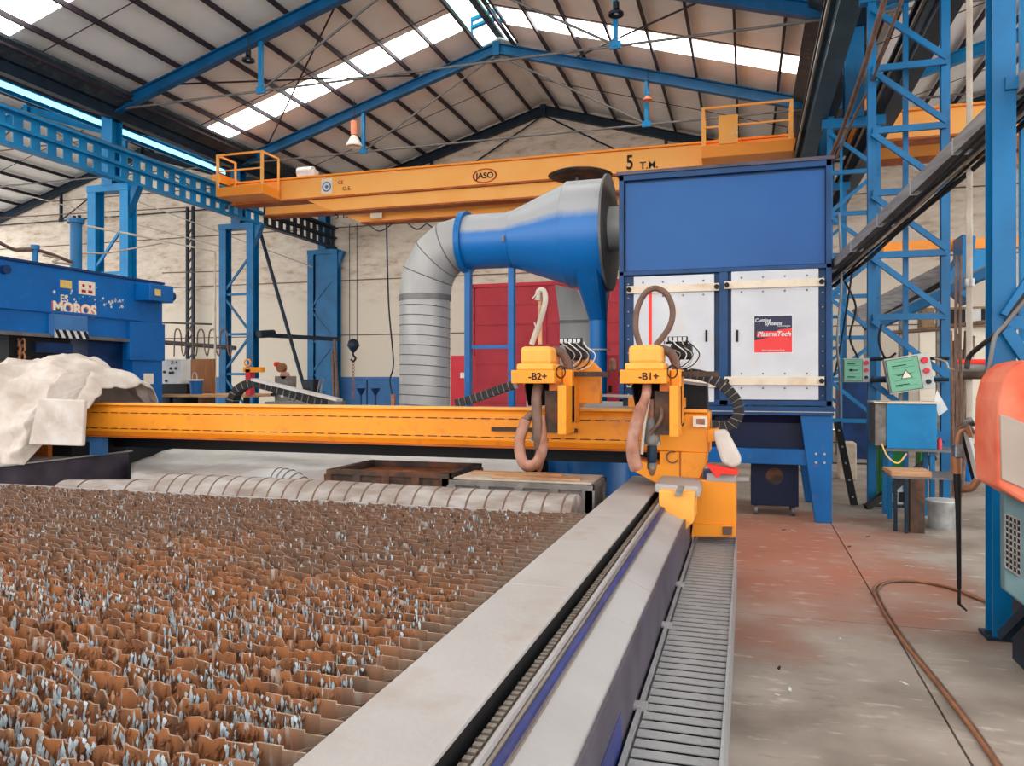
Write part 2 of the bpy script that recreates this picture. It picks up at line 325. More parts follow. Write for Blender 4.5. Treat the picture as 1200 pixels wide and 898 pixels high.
# roof: three halls, each two slopes; daylight sheets left open between the sheets
SK = [(-3.2, -2.0), (4.3, 5.4), (11.8, 12.85), (19.25, 20.3)]
nwin = [0]
def slope(name_parent, xr, xe, y0, y1, windows):
    dx = xe - xr; z0, z1 = RZ + .32, EZ + .32
    y = y0; segs = []
    for a, b in windows + [(y1, None)]:
        if a > y: segs.append((y, a))
        if b: y = b
    for a, b in segs:
        MB().prism([(xr, a, z0), (xe, a, z1), (xe, a, z1 + .05), (xr, a, z0 + .05)], (0, b - a, 0)).build('roof_sheet', 'roof', name_parent)
def roof(cx, y0, y1, wl, wr, vent, pl_y0=9.0):
    ce = struct(MB().prism([(cx - .1, y0, RZ + .5), (cx + .1, y0, RZ + .5), (cx + .1, y0, RZ + .42), (cx - .1, y0, RZ + .42)], (0, y1 - y0, 0)).build('ceiling', 'gutter'))
    inner = .55 if vent else 0
    zin = RZ - inner * SL
    for sgn, win in ((-1, wl), (1, wr)):
        xr, xe = cx + sgn * inner, cx + sgn * SPAN
        y = y0; segs = []
        for a, b in win:
            segs.append((y, a)); y = b
        segs.append((y, y1))
        for a, b in segs:
            MB().prism([(xr, a, zin + .32), (xe, a, EZ + .32), (xe, a, EZ + .36), (xr, a, zin + .36)], (0, b - a, 0)).build('roof_sheet', 'roof', ce)
        for k in range(9):          # purlins
            off = .5 + k * 1.04; x = cx + sgn * off; z = RZ - off * SL + .22
            MB().bar((x, y0 if k else y0, z), (x, y1, z), .06, .12).build('purlin', 'purlin', ce)
        for yy in (13.5, 18.75, 24.0):  # sag rods at mid bay
            MB().bar((xr, yy, zin + .16), (xe, yy, EZ + .16), .018, .018).build('sag_rod', 'purlin', ce)
        for a, b in win:
            nwin[0] += 1
            wd = struct(MB().bar((xr, (a + b) / 2, zin + .39), (xe, (a + b) / 2, EZ + .39), .02, .01).build('window_%d' % nwin[0], 'white_paint'))
            o1 = inner + .15
            edges = [o1] + [.5 + k * 1.04 for k in range(1, 9)] + [SPAN - .05]
            for k in range(len(edges) - 1):
                e0, e1 = edges[k], edges[k + 1]
                MB().prism([(cx + sgn * e0, a, RZ - e0 * SL + .33), (cx + sgn * e1, a, RZ - e1 * SL + .33), (cx + sgn * e1, a, RZ - e1 * SL + .35), (cx + sgn * e0, a, RZ - e0 * SL + .35)], (0, b - a, 0)).build('pane', 'skylight', wd)
    return ce
ce = roof(RX, -9, YF, SK, SK, True)
roof(RX - 2 * SPAN - .0, 3, YF, [(4.3, 5.4), (11.8, 12.85)], [(4.3, 5.4), (11.8, 12.85)], False)
roof(RX + 2 * SPAN, 3, YF, [(6.2, 7.3), (12.6, 13.8)], [(6.2, 7.3), (12.6, 13.8)], False)
# closed ridge beyond the vent, raised translucent vent before it
MB().prism([(RX - .6, 21.6, RZ + .14), (RX, 21.6, RZ + .36), (RX + .6, 21.6, RZ + .14), (RX + .6, 21.6, RZ + .19), (RX, 21.6, RZ + .41), (RX - .6, 21.6, RZ + .19)], (0, YF - 21.6, 0)).build('ridge_cap', 'roof', ce)
wv = struct(B(RX - .02, RX + .02, 4, 21.5, RZ + 1.2, RZ + 1.24).build('window_9', 'steel_light'))
for sg in (-1, 1):
    MB().prism([(RX, 4, RZ + 1.0), (RX + sg * .75, 4, RZ + .78), (RX + sg * .75, 4, RZ + .8), (RX, 4, RZ + 1.02)], (0, 17.5, 0)).build('pane', 'vent_light', wv)
    MB().prism([(RX + sg * .62, 4, RZ + .2), (RX + sg * .62, 4, RZ + .8), (RX + sg * .66, 4, RZ + .8), (RX + sg * .66, 4, RZ + .2)], (0, 17.5, 0)).build('vent_side', 'vent_light', wv)
    B(RX + sg * .60 - .03, RX + sg * .60 + .03, 4, 21.5, RZ + .12, RZ + .26).build('vent_curb', 'gutter', wv)
    MB().bar((RX + sg * .35, 4, RZ + .9), (RX + sg * .35, 21.5, RZ + .9), .05, .08).build('vent_bar', 'steel_light', wv)
for yy in (8.5, 12.2, 15.9, 20.9):
    for zz in (.62, .85):
        MB().bar((RX - .62, yy, RZ + zz - .18), (RX, yy, RZ + zz), .12, .08).bar((RX + .62, yy, RZ + zz - .18), (RX, yy, RZ + zz), .12, .08).build('vent_rib', 'steel_light', wv)
    MB().bar((RX - .6, yy, RZ + .1), (RX - .6, yy, RZ + .75), .06, .06).bar((RX + .6, yy, RZ + .1), (RX + .6, yy, RZ + .75), .06, .06).build('vent_post', 'steel_light', wv)

# valley gutters over the column lines
for gx, n in ((EX0, 1), (EX1, 2)):
    g = struct(MB().prism([(gx - .75, -9, 8.95), (gx - .3, -9, 8.72), (gx + .3, -9, 8.72), (gx + .75, -9, 8.95), (gx + .75, -9, 9.02), (gx - .75, -9, 9.02)], (0, YF + 9, 0)).build('trim_%d' % n, 'gutter'))
    MB().ibeam((gx + .2, -9, 8.55), (gx + .2, YF, 8.55), .2, .34).build('eave_beam', 'steel_dark', g)
    for dz in (.62, .78): MB().bar((gx + .72, -9, 8.2 + dz), (gx + .72, YF, 8.2 + dz), .04, .06).build('gutter_rib', 'purlin', g)
# lit strip beside the left gutter
ws = struct(B(EX0 - .95, EX0 - .9, 9, 22, 8.70, 8.74).build('window_10', 'steel_light'))
B(EX0 - .98, EX0 - .95, 9, 22, 8.54, 8.70).build('pane', 'strip_light', ws)
MB().bar((EX0 - .93, 9, 8.48), (EX0 - .93, 22, 8.48), .06, .1).build('window_frame', 'steel_light', ws)

# far door
dl, dr = at(557, 400, y=YF).x, at(733, 400, y=YF).x
dz = at(600, 336, y=YF).z
d1 = struct(B(dl, dr, YF - .06, YF - .02, 0, dz).build('door_1', 'red_door'))
nseg = 7
for k in range(nseg):
    z0 = dz * k / nseg
    nx = 4
    for j in range(nx):
        x0 = dl + (dr - dl) * j / nx
        B(x0 + .04, x0 + (dr - dl) / nx - .04, YF - .1, YF - .06, z0 + .04, z0 + dz / nseg - .04).build('door_panel', 'red_door', d1)
MB().bar((dl - .08, YF - .08, 0), (dl - .08, YF - .08, dz + .1), .12, .12).bar((dl - .1, YF - .08, dz + .06), (dr + .1, YF - .08, dz + .06), .12, .12).build('door_frame', 'red', d1)

# ------------------------------------------------------------------ roof trusses
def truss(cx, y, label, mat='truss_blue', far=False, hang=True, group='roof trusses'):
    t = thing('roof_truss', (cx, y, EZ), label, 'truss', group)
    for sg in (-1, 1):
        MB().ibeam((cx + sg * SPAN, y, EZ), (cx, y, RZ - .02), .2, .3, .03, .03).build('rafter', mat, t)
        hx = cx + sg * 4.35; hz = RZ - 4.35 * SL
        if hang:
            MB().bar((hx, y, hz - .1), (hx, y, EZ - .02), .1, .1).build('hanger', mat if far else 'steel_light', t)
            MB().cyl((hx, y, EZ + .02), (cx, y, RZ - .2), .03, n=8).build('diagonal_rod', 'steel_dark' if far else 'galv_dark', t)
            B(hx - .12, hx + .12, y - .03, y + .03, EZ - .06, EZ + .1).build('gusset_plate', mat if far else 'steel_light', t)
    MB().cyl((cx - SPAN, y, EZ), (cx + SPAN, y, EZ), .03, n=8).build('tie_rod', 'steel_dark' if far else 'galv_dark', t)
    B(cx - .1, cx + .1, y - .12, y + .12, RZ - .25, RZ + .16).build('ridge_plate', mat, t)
    return t
truss(RX, YC[2], 'nearer blue gable roof truss, its left rafter crossing the top of the picture')
truss(RX, YC[3], 'whole blue gable roof truss with its peak under the ridge vent, above the crane')
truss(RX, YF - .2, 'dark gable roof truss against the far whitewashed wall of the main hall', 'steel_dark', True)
truss(RX - 2 * SPAN, YC[3], 'light blue gable roof truss of the neighbouring hall on the left', 'steel_light')
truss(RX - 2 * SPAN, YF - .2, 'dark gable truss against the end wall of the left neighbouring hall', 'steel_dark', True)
truss(RX + 2 * SPAN, YC[2], 'nearer blue roof truss of the neighbouring hall on the right', 'steel_light')
truss(RX + 2 * SPAN, YC[3], 'blue roof truss with thin rods in the right neighbouring hall, farther back', 'steel_light')
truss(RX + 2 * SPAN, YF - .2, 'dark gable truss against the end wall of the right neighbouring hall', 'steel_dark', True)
# roof wind bracing in the first bay
for (p, q) in (((-14.6, 16.3, 9.25), (-9.4, 21.2, 10.75)), ((-14.6, 21.2, 9.2), (-9.4, 16.4, 10.7)), ((-.6, 16.4, 9.6), (-4.6, 21.2, 10.7))):
    MB().cyl(p, q, .025, n=6).build('wind_brace_rod', 'purlin', ce)

# ------------------------------------------------------------------ columns
def column(x0, x1, y, ztop, label, mat='steel_blue', step=1.3, z0=.5, same=False, post=True, w=.14, yy=.3, cat='column', front=None):
    t = thing('lattice_column', ((x0 + x1) / 2, y, 0), label, cat, 'lattice roof columns')
    for x in (x0, x1):
        MB().ibeam((x, y, 0), (x, y, ztop), w, yy, .02, .02, up=(0, 1, 0)).build('chord', mat, t)
    z = z0; k = 0
    while z + step < ztop - .1:
        a, b = (x0, x1) if k % 2 and not same else (x1, x0)
        MB().bar((x0, y - .08, z), (x1, y - .08, z), .05, .08).build('batten', mat, t)
        MB().bar((a, y - .1, z + .04), (b, y - .1, z + step - .04), .05, .07).build('lacing_bar', mat, t)
        z += step; k += 1
    MB().bar((x0 - .14, y, ztop - .06), (x1 + .14, y, ztop - .06), yy + .04, .18).build('cap_plate', mat, t)
    B(x0 - .1, x1 + .1, y - yy / 2 - .02, y + yy / 2 + .02, 0, .02).build('base_plate', 'steel_dark', t)
    if post:
        m = MB(); cx = (x0 + x1) / 2; m.ibeam((cx, y, ztop), (cx, y, EZ - .05), .34, .36, .03, .03, up=(0, 1, 0)); m.build('upper_post', mat, t)
    return t
ZR0, ZR1 = 6.72, 7.52
names_l = {2: 'bright blue lattice column on the left with the crane runway passing over its bracket', 3: 'second blue lattice column on the left, behind the arm with hanging cable loops', 4: 'dark blue lattice column at the left end of the far wall, under the runway end'}
for k in (2, 3, 4):
    t = column(-16.4, -15.35, YC[k], ZR0 - .05, names_l[k], 'steel_light' if k == 2 else 'steel_blue', w=.26)
    MB().prism([(-15.35, YC[k] - .1, ZR0 - .1), (-15.35, YC[k] - .1, ZR0 - .9), (-14.95, YC[k] - .1, ZR0 - .1)], (0, .2, 0)).build('bracket', 'steel_blue', t)
    if k == 4:
        B(-16.2, -15.5, YC[k] - .1, YC[k] - .02, 0, ZR0).build('infill_plate', 'steel_blue', t)
names_r = {0: 'nearest blue column at the right edge, rising beside the orange covered machine', 1: 'blue lattice column carrying the tilted green control panel', 2: 'blue lattice column just right of the big blue filter cabinet', 3: 'blue lattice column mostly hidden behind the one beside the filter cabinet', 4: 'farthest blue lattice column of the right row at the end wall'}
for k in range(5):
    t = column(1.55, 2.4, YC[k], ZR0 - .05, names_r[k], 'steel_blue', step=.8 if k else 1.5, z0=.84 if k else .5, same=k == 1, w=.1 if k else .13, yy=.1 if k else .16)
    if k == 1: MB().bar((1.97, YC[k] + .12, 0), (1.97, YC[k] + .12, ZR0), .06, .06).build('middle_post', 'steel_blue', t)
    if k in (0, 2): MB().bar((1.75 + .05, YC[k] + .4, 1.9 if k == 0 else 0), (1.75 + .05, YC[k] + .4, ZR0), .05, .05).build('side_post', 'steel_light', t)

# crane runways
def runway(x, label, y0=1.5, mat='steel_light', zs=0, dark_from=22.0):
    t = thing('crane_runway', (x, y0, ZR0), label, 'crane runway')
    def zz(a): return a + zs
    def seg(ya, yb, mt):
        m = MB()
        for z in (ZR0 + .02, (ZR0 + ZR1) / 2, ZR1 - .03): m.bar((x, ya, zz(z)), (x, yb, zz(z)), .34 if z > 7.3 else .22, .06)
        m.build('flange', mt, t)
        m = MB(); y = ya
        while y < yb - .1:
            for z0, z1 in ((ZR0 + .05, (ZR0 + ZR1) / 2 - .03), ((ZR0 + ZR1) / 2 + .03, ZR1 - .06)):
                m.box(x - .015, x + .015, y, min(y + .24, yb), zz(z0), zz(z1))
                m.box(x - .015, x + .015, y + .24, min(y + .43, yb), zz(z1 - .05), zz(z1)); m.box(x - .015, x + .015, y + .24, min(y + .43, yb), zz(z0), zz(z0 + .05))
            y += .43
        m.build('web', mt, t)
    seg(y0, dark_from, mat); seg(dark_from, YC[4] - .1, 'steel_dark')
    MB().bar((x, y0, zz(ZR1 + .04)), (x, YC[4] - .1, zz(ZR1 + .04)), .06, .08).build('crane_rail', 'galv_dark', t)
    return t
runway(-15.35, 'light blue crane runway girder with rows of square holes, along the left columns', 6.0)
def runway_solid(x, label, mat, y0=1.0):
    t = thing('crane_runway', (x, y0, ZR0), label, 'crane runway')
    MB().ibeam((x, y0, (ZR0 + ZR1) / 2), (x, YC[4], (ZR0 + ZR1) / 2), .3, ZR1 - ZR0, .04, .05).build('girder', mat, t)
    MB().bar((x, y0, ZR1 + .04), (x, YC[4], ZR1 + .04), .06, .08).build('crane_rail', 'galv_dark', t)
    m = MB()
    MB().bar((x - .22, y0, ZR1 - .25), (x - .22, YC[4], ZR1 - .25), .04, .05).build('bus_bar', 'purlin', t)
    MB().bar((x - .22, y0, ZR1 - .45), (x - .22, YC[4], ZR1 - .45), .04, .05).build('bus_bar', 'beige_pipe', t)
    return t
runway_solid(1.35, 'dark blue crane runway girder slanting down to the top right of the filter cabinet', 'slate')
runway_solid(2.65, 'dark grey crane runway girder of the neighbouring hall behind the right lattice columns', 'steel_dark')

# ------------------------------------------------------------------ overhead crane
YK = 20.1
def crane(xa, xb, y, label, face, words=True):
    t = thing('overhead_crane', ((xa + xb) / 2, y, ZR1), label, 'crane')
    for k, (yy, zb) in enumerate(((y, 7.02), (y + 1.7, 7.02))):
        ends = 1.6
        B(xa + .2, xb - .2, yy, yy + .38, zb, 7.62).build('girder', face, t, bevel=.01)
        B(xa + .2, xb - .2, yy - .09, yy + .45, 7.62, 7.67).build('top_flange', 'orange_crane', t)
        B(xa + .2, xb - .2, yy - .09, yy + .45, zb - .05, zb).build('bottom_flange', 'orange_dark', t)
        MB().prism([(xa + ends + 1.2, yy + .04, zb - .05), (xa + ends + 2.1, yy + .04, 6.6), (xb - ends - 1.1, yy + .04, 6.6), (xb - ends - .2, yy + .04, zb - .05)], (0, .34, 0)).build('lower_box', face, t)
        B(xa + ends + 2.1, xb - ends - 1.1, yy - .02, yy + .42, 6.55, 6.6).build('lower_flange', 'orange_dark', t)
    for x in (xa, xb):
        B(x - .16, x + .16, y - .5, y + 2.5, ZR1 + .05, ZR1 + .32).build('end_carriage', 'orange_crane', t, bevel=.01)
    return t
cr = crane(-15.35, 1.35, YK, 'long orange overhead travelling bridge crane marked 5 T.M. spanning the hall', 'crane_face')
# walkway platforms with railings
def platform(xa, xb, zt, panel, zr):
    y0, y1 = YK - .95, YK - .1
    B(xa, xb, y0, y1, zt - .28, zt).build('platform', 'orange_crane', cr, bevel=.01)
    r = MB()
    for x in (xa + .04, xb - .04): r.bar((x, y0 + .03, zt), (x, y0 + .03, zr), .07, .07)
    r.bar((xa, y0 + .03, zr), (xb, y0 + .03, zr), .05, .05).bar((xa, y0 + .03, (zt + zr) / 2), (xb, y0 + .03, (zt + zr) / 2), .04, .04)
    for x in (xa + .04, xb - .04): r.bar((x, y0, zr), (x, y1, zr), .05, .05).bar((x, y1, zt), (x, y1, zr), .05, .05)
    r.build('railing', 'crane_face', cr)
    if panel: B(xa + .4, xa + .85, y0 - .02, y0 + .04, zt + .02, zt + .7).build('control_box', 'crane_face', cr)
platform(-1.05, 1.05, 7.28, True, 8.2)
platform(-15.0, -13.4, 7.3, False, 8.25)
pb = at(860, 160, y=YK - .99)
text('+\n++', 'lettering', 'white_paint', cr, (pb.x + .02, YK - .99, 7.6), .16)
B(-12.9, -12.3, YK + .0, YK + .3, 7.67, 7.9).build('drive_motor', 'lamp_white', cr, bevel=.04)
MB().cyl((-12.9, YK + .15, 7.85), (-12.4, YK + .15, 7.85), .16).build('drive_motor', 'lamp_white', cr)
B(1.1, 1.45, YK - .9, YK - .3, 7.45, 7.9).build('drive_motor', 'rubber', cr, bevel=.05)
p = at(738, 192, y=YK - .01); text('5', 'lettering', 'ink', cr, (p.x, YK - .01, p.z + .02), .52, wscale=.75, off=.01)
p = at(755, 197, y=YK - .01); text('T.M.', 'lettering', 'ink', cr, (p.x + .12, YK - .01, p.z + .06), .26, off=.004)
p = at(568, 206, y=YK - .01)
m = MB(); n = 28
for r0, r1 in ((1, .86),):
    ring = []
    for r_ in (r0, r1): ring.append([p + Vector((math.cos(2 * PI * i / n) * .36 * r_, -.005, math.sin(2 * PI * i / n) * .2 * r_)) for i in range(n)])
    m.grid(ring, True)
m.build('logo_ring', 'ink_red', cr, recalc=False)
text('JASO', 'lettering', 'ink', cr, (p.x, YK - .012, p.z), .22, off=.006, wscale=1.05)
p = at(383, 219, y=YK - .01)
B(p.x - .18, p.x + .18, YK - .014, YK - .002, p.z - .2, p.z + .24).build('maker_plate', 'sticker', cr)
m = MB(); ring = [[p + Vector((math.cos(2 * PI * i / n) * r_, -.02, math.sin(2 * PI * i / n) * r_)) for i in range(n)] for r_ in (.15, .11)]; m.grid(ring, True).build('plate_ring', 'dado', cr, recalc=False)
MB().cyl(p + Vector((0, -.02, 0)), p + Vector((0, -.01, 0)), .05).build('plate_dot', 'dado', cr)
p = at(399, 214, y=YK - .01); text('CE', 'lettering', 'ink_red', cr, p, .15)
p = at(410, 220, y=YK - .01); text('O.E.', 'lettering', 'ink', cr, (p.x - .1, YK - .01, p.z - .02), .16)
p = at(400, 248, y=YK + 1.68); text('5 T.', 'lettering', 'ink', cr, (p.x, YK + 1.68, 6.85), .3, off=.006)
p = at(441, 248, y=YK + 1.68); B(p.x - .2, p.x + .2, YK + 1.68, YK + 1.69, 6.68, 7.0).build('maker_plate', 'sticker', cr)
# hook
def hook_block(p, label):
    t = thing('crane_hook', p, label, 'hook')
    x, y, z = p
    MB().tube([(x, y, z + .32), (x, y, z + .26), (x, y, z + .1), (x, y, z - .05), (x, y, z - .12)], [.04, .15, .2, .1, .04], 14).build('pulley_block', 'steel_dark', t, smooth=True)
    MB().tube(arc([(x, y, z - .1), (x, y, z - .2), (x + .08, y, z - .3), (x, y, z - .4), (x - .09, y, z - .33)]), [.035] * 20 + [.03] * 5, 8).build('hook', 'rubber', t, smooth=True)
    for dx in (-.13, .13): MB().cyl((x + dx, y, z + .2), (x + dx, y, 6.6), .012, n=6).build('wire_rope', 'steel_dark', t)
    m = MB()
    for k in range(11): m.tube(arc([(x, y, z - .4 - k * .11), (x + .04, y, z - .45 - k * .11), (x, y, z - .51 - k * .11), (x - .04, y, z - .45 - k * .11), (x, y, z - .4 - k * .11)], 3), .012, 5)
    m.build('sling_chain', 'copper', t)
p = at(414, 409, y=21.98); hook_block((p.x, p.y, p.z), 'dark crane hook block with hanging rusty sling before the far wall')
p = at(461, 400, y=22.5)
t = thing('hoist_cable', (p.x, 22.5, 1.0), 'thin dark pendant cable hanging from the crane left of the grey duct', 'cable')
MB().tube(arc([(p.x, 22, 6.6), (p.x + .03, 22.1, 4), (p.x, 22.5, 2.2), (p.x - .12, 22.5, 1.6), (p.x, 22.5, 1.0)]), .025, 6).build('cable', 'steel_dark', t)
B(p.x - .06, p.x + .06, 22.44, 22.56, .75, 1.15).build('pendant_box', 'hose_pink', t)
# crane cable loops under girder
m = MB()
for a, b, s_ in ((430, 460, 9), (478, 500, 7), (500, 530, 8)):
    m.tube(arc([at(a, 262, y=21.6), at((a + b) / 2, 262 + s_, y=21.6), at(b, 262, y=21.6)]), .02, 5)
m.build('cable_loops', 'steel_dark', cr)

# second hall crane seen through the right columns
c2 = crane(2.65, 17.5, 19.0, 'orange bridge crane of the right neighbouring hall seen through the lattice columns', 'crane_face')
# blue trolley / hoist unit there
p = at(1123, 318, y=17.5)
t = thing('hoist_trolley', (p.x, 17.5, p.z - .5), 'blue hoist housing behind the column with the tilted panel', 'hoist')
q0, q1 = at(1108, 335, y=17.5), at(1139, 300, y=17.5)
MB().prism([(q0.x, 17.2, q0.z), (q1.x - .1, 17.2, q0.z - .4), (q1.x, 17.2, q1.z + .35), (q1.x - .25, 17.2, q1.z + .4), (q1.x - .25, 17.2, q1.z), (q0.x, 17.2, q1.z - .35)], (0, .7, 0)).build('housing', 'steel_blue', t, bevel=.02)
B(q1.x - .1, q1.x + .2, 17.3, 17.8, q1.z - .4, q1.z + .1).build('motor', 'steel_light', t)
b0 = at(1035, 290, y=18); b1 = at(1240, 283, y=18)
tag(B(b0.x, b1.x, 17.95, 18.25, b0.z - .12, b0.z + .1).build('hoist_beam', 'orange_crane'), 'low orange beam behind the lattice column, under the neighbouring crane', 'beam')

# ================================================================== CUTTING TABLE
TX0, TX1, TY0, TY1, TZ = -6.35, -.955, .95, 4.86, .79
ct = thing('cutting_table', ((TX0 + TX1) / 2, 3, 0), 'wide plasma cutting table bed of ragged rusty slats in the foreground', 'cutting table')
B(TX0 - .1, TX1, TY0 - .2, TY1, 0, .6).build('bed', 'black', ct)
B(TX0 - .1, TX1 + .0, TY1 + .0, TY1 + .03, 0, .775).build('end_plate', 'plate', ct)
NS = 46; pitch = (TY1 - TY0 - .04) / (NS - 1)
def slat_material():
    m = bpy.data.materials.new('slat_rust'); m.use_nodes = True; nt = m.node_tree; N = nt.nodes; L = nt.links; b = N['Principled BSDF']
    b.inputs['Roughness'].default_value = .8
    tc = N.new('ShaderNodeTexCoord'); mp = N.new('ShaderNodeMapping'); L.new(tc.outputs['Object'], mp.inputs[0])
    def noi(scale, sc3, det=5):
        q = N.new('ShaderNodeMapping'); q.inputs['Scale'].default_value = sc3; L.new(tc.outputs['Object'], q.inputs[0])
        n = N.new('ShaderNodeTexNoise'); n.inputs['Scale'].default_value = scale; n.inputs['Detail'].default_value = det; L.new(q.outputs[0], n.inputs['Vector']); return n.outputs['Fac']
    def mix(f, a, c):
        x = N.new('ShaderNodeMix'); x.data_type = 'RGBA'; L.new(f, x.inputs[0])
        for sck, val in ((x.inputs[6], a), (x.inputs[7], c)):
            if isinstance(val, tuple): sck.default_value = lin(val)
            else: L.new(val, sck)
        return x.outputs[2]
    def rng(f, lo, hi, o0=0, o1=1):
        r = N.new('ShaderNodeMapRange'); r.inputs[1].default_value = lo; r.inputs[2].default_value = hi; r.inputs[3].default_value = o0; r.inputs[4].default_value = o1; L.new(f, r.inputs[0]); return r.outputs[0]
    streak = noi(34, (1, 1, .18)); fine = noi(70, (1, 1, .5)); patch = noi(1.3, (1, 1, 1), 3); cell = noi(9, (1, 1, .3), 2)
    c = mix(rng(streak, .38, .62), (78, 52, 34), (134, 84, 44))
    c = mix(rng(cell, .38, .66), c, (150, 90, 46))
    c = mix(rng(fine, .6, .72, 0, .5), c, (70, 48, 38))
    sp = N.new('ShaderNodeSeparateXYZ'); L.new(tc.outputs['Object'], sp.inputs[0])
    ad = N.new('ShaderNodeMath'); ad.operation = 'MULTIPLY_ADD'; L.new(patch, ad.inputs[0]); ad.inputs[1].default_value = 3.2; L.new(sp.outputs['Y'], ad.inputs[2])
    c = mix(rng(ad.outputs[0], 1.3, 2.1, 0, .72), c, (92, 70, 56))        # scorched far half of the bed
    c = mix(rng(streak, .60, .68, 0, .75), c, (160, 164, 160))             # spatter streaks
    c = mix(rng(sp.outputs['X'], 2.4975, 2.64, 0, .8), c, (112, 92, 76)) # unused ends
    L.new(c, b.inputs['Base Color'])
    bp = N.new('ShaderNodeBump'); bp.inputs['Strength'].default_value = .6; bp.inputs['Distance'].default_value = .01; L.new(streak, bp.inputs['Height']); L.new(bp.outputs[0], b.inputs['Normal'])
    MATS['slat_rust'] = m
slat_material()
dr = MB(); dr2 = MB()
for i in range(NS):
    yb = TY0 + i * pitch; near = yb < 3.0; r_ = random.Random(i)
    x = TX1 - .012; pts = []; fac = 0
    xend = max(TX0, -(yb * 1.35 + 1.0)) if near else TX0
    while x > xend:
        wdt = .05 + r_.random() * .035
        worn = min(1, max(0, (TX1 - .1 - x) * 3))
        h = TZ - worn * (r_.random() * .010 + .006 * abs(noise.noise(Vector((x * 1.5, i * .5, 1))))); tilt = worn * (r_.random() - .5) * .012
        sub = 4 if near else 2
        yo = .008 if fac % 2 else -.007
        pts.append((x, yb + yo, h - worn * r_.uniform(.01, .04)))
        for k in range(sub + 1):
            xx = x - .004 - (wdt - .008) * k / sub
            jag = tilt * (k / sub - .5) * 2 - worn * (r_.random() * .007) - (worn * .03 * r_.random() if r_.random() < .1 else 0)
            pts.append((xx, yb + yo, h + jag))
        pts.append((x - wdt, yb + yo, h - worn * r_.uniform(.01, .04)))
        x -= wdt + .008; fac += 1
    top = [Vector(p) for p in pts]; bot = [Vector((p[0], p[1], .60)) for p in pts]; th = Vector((0, .005, 0)); n_ = len(top) - 1
    o = MB().grid([bot, top, [p + th for p in top], [p + th for p in bot]]).build('slat', 'slat_rust', ct, recalc=False)
    o.data.materials.append(M['slat_edge_sheen'])
    for f in range(n_, 2 * n_): o.data.polygons[f].material_index = 1
    for k in range(int(520 if near else 380)):      # spatter frozen on the slats
        p = top[r_.randrange(len(top))]
        clus = .5 * noise.noise(Vector((p.x * 1.6, p.y * 2.2, 5))) + .8 * noise.noise(Vector((p.x * 9, p.y * 6, 2)))
        if clus < (-.12 if near else .02) or TX1 - p.x < .14: continue
        hh = .012 + r_.random() ** 1.5 * .055; ww = .0015 + r_.random() ** 2 * .0055
        z1 = p.z + .008 - r_.random() * .05; c = Vector((p.x + r_.uniform(-.01, .01), p.y - .004, 0))
        a = [c + Vector((-ww, 0, z1 - hh * .2)), c + Vector((ww * .4, -.004, z1)), c + Vector((ww, 0, z1 - hh * .4)), c + Vector((ww * r_.uniform(.2, 1), -.004, z1 - hh)), c + Vector((-ww * .6, -.002, z1 - hh * .8))]
        dr.add(a + [c + Vector((0, -.008, z1 - hh * .5))], [(i2, (i2 + 1) % 5, 5) for i2 in range(5)])
    for k in range(int(420 if near else 330)):
        p = top[r_.randrange(len(top))]
        if TX1 - p.x < .14: continue
        hh = .01 + r_.random() ** 1.5 * .06; ww = .0015 + r_.random() ** 2 * .006; z1 = p.z + .004 - r_.random() * .06; c = Vector((p.x + r_.uniform(-.012, .012), p.y - .003, 0))
        dr2.add([c + Vector((-ww, 0, z1)), c + Vector((ww, 0, z1 - hh * .2)), c + Vector((ww * .5, 0, z1 - hh)), c + Vector((0, -.008, z1 - hh * .5))], [(0, 1, 3), (1, 2, 3), (2, 0, 3)])
    MB().prism([(TX1 - .045, yb + .006, .62), (TX1 - .012, yb + .045, .62), (TX1 - .012, yb + .045, TZ - .004), (TX1 - .045, yb + .006, TZ - .004)], (.003, -.003, 0)).build('slat_end', 'slat_clean', ct)
o = dr.build('dross', 'dross', ct, recalc=False); o['kind'] = 'stuff'
o = dr2.build('slag', 'slag', ct, recalc=False); o['kind'] = 'stuff'

# machine bed beside the table: cover plate, rail, rack, tray, side plate
PX0, PX1, YE = -.955, -.665, 6.75
mb = thing('gantry_track', (-.6, 3.5, 0), 'long grey steel track with rail and tray along the right of the slat bed', 'machine track')
for a, b in ((.2, 3.05), (3.053, YE)): B(PX0, PX1, a, b, .785, .80).build('cover_plate', 'plate', mb, bevel=.003)
B(PX0 + .01, PX0 + .05, .2, YE, 0, .785).build('web_plate', 'plate2', mb)
B(-.7, -.668, .2, YE, .45, .785).build('side_web', 'black', mb)
B(-.70, -.56, .2, YE, .55, .72).build('rail_bed', 'black', mb)
m = MB(); y = .3
while y < YE - .1:
    m.box(-.645, -.622, y, y + .02, .72, .75); y += .036
m.box(-.65, -.62, .2, YE, .68, .727)
for k_ in range(30): MB().cyl((-.656, .9 + k_ * .19, .72), (-.656, .9 + k_ * .19, .732), .008, n=6).build('rail_bolt', 'galv_dark', mb)
o = m.build('gear_rack', 'rail', mb)
for xa_, xb_, zt_, mt_ in ((-.616, -.606, .748, 'rail'), (-.602, -.590, .765, 'plate2'), (-.586, -.577, .748, 'rail')): B(xa_, xb_, .2, YE, .70, zt_).build('linear_rail', mt_, mb)
B(-.574, -.556, .2, YE, .45, .742).build('rail_edge', 'indigo', mb)
B(-.556, -.546, .2, YE, .45, .725).build('rail_edge', 'rail', mb)
for a, b in ((.2, 1.62), (1.624, 3.6), (3.604, YE - .45)):
    MB().prism([(-.548, a, .70), (-.412, a, .64), (-.412, a, .652), (-.548, a, .716)], (0, b - a, 0)).build('tray_sheet', 'plate2', mb)
B(-.42, -.408, .2, YE - .6, .12, .662).build('side_plate', 'purple_steel', mb)
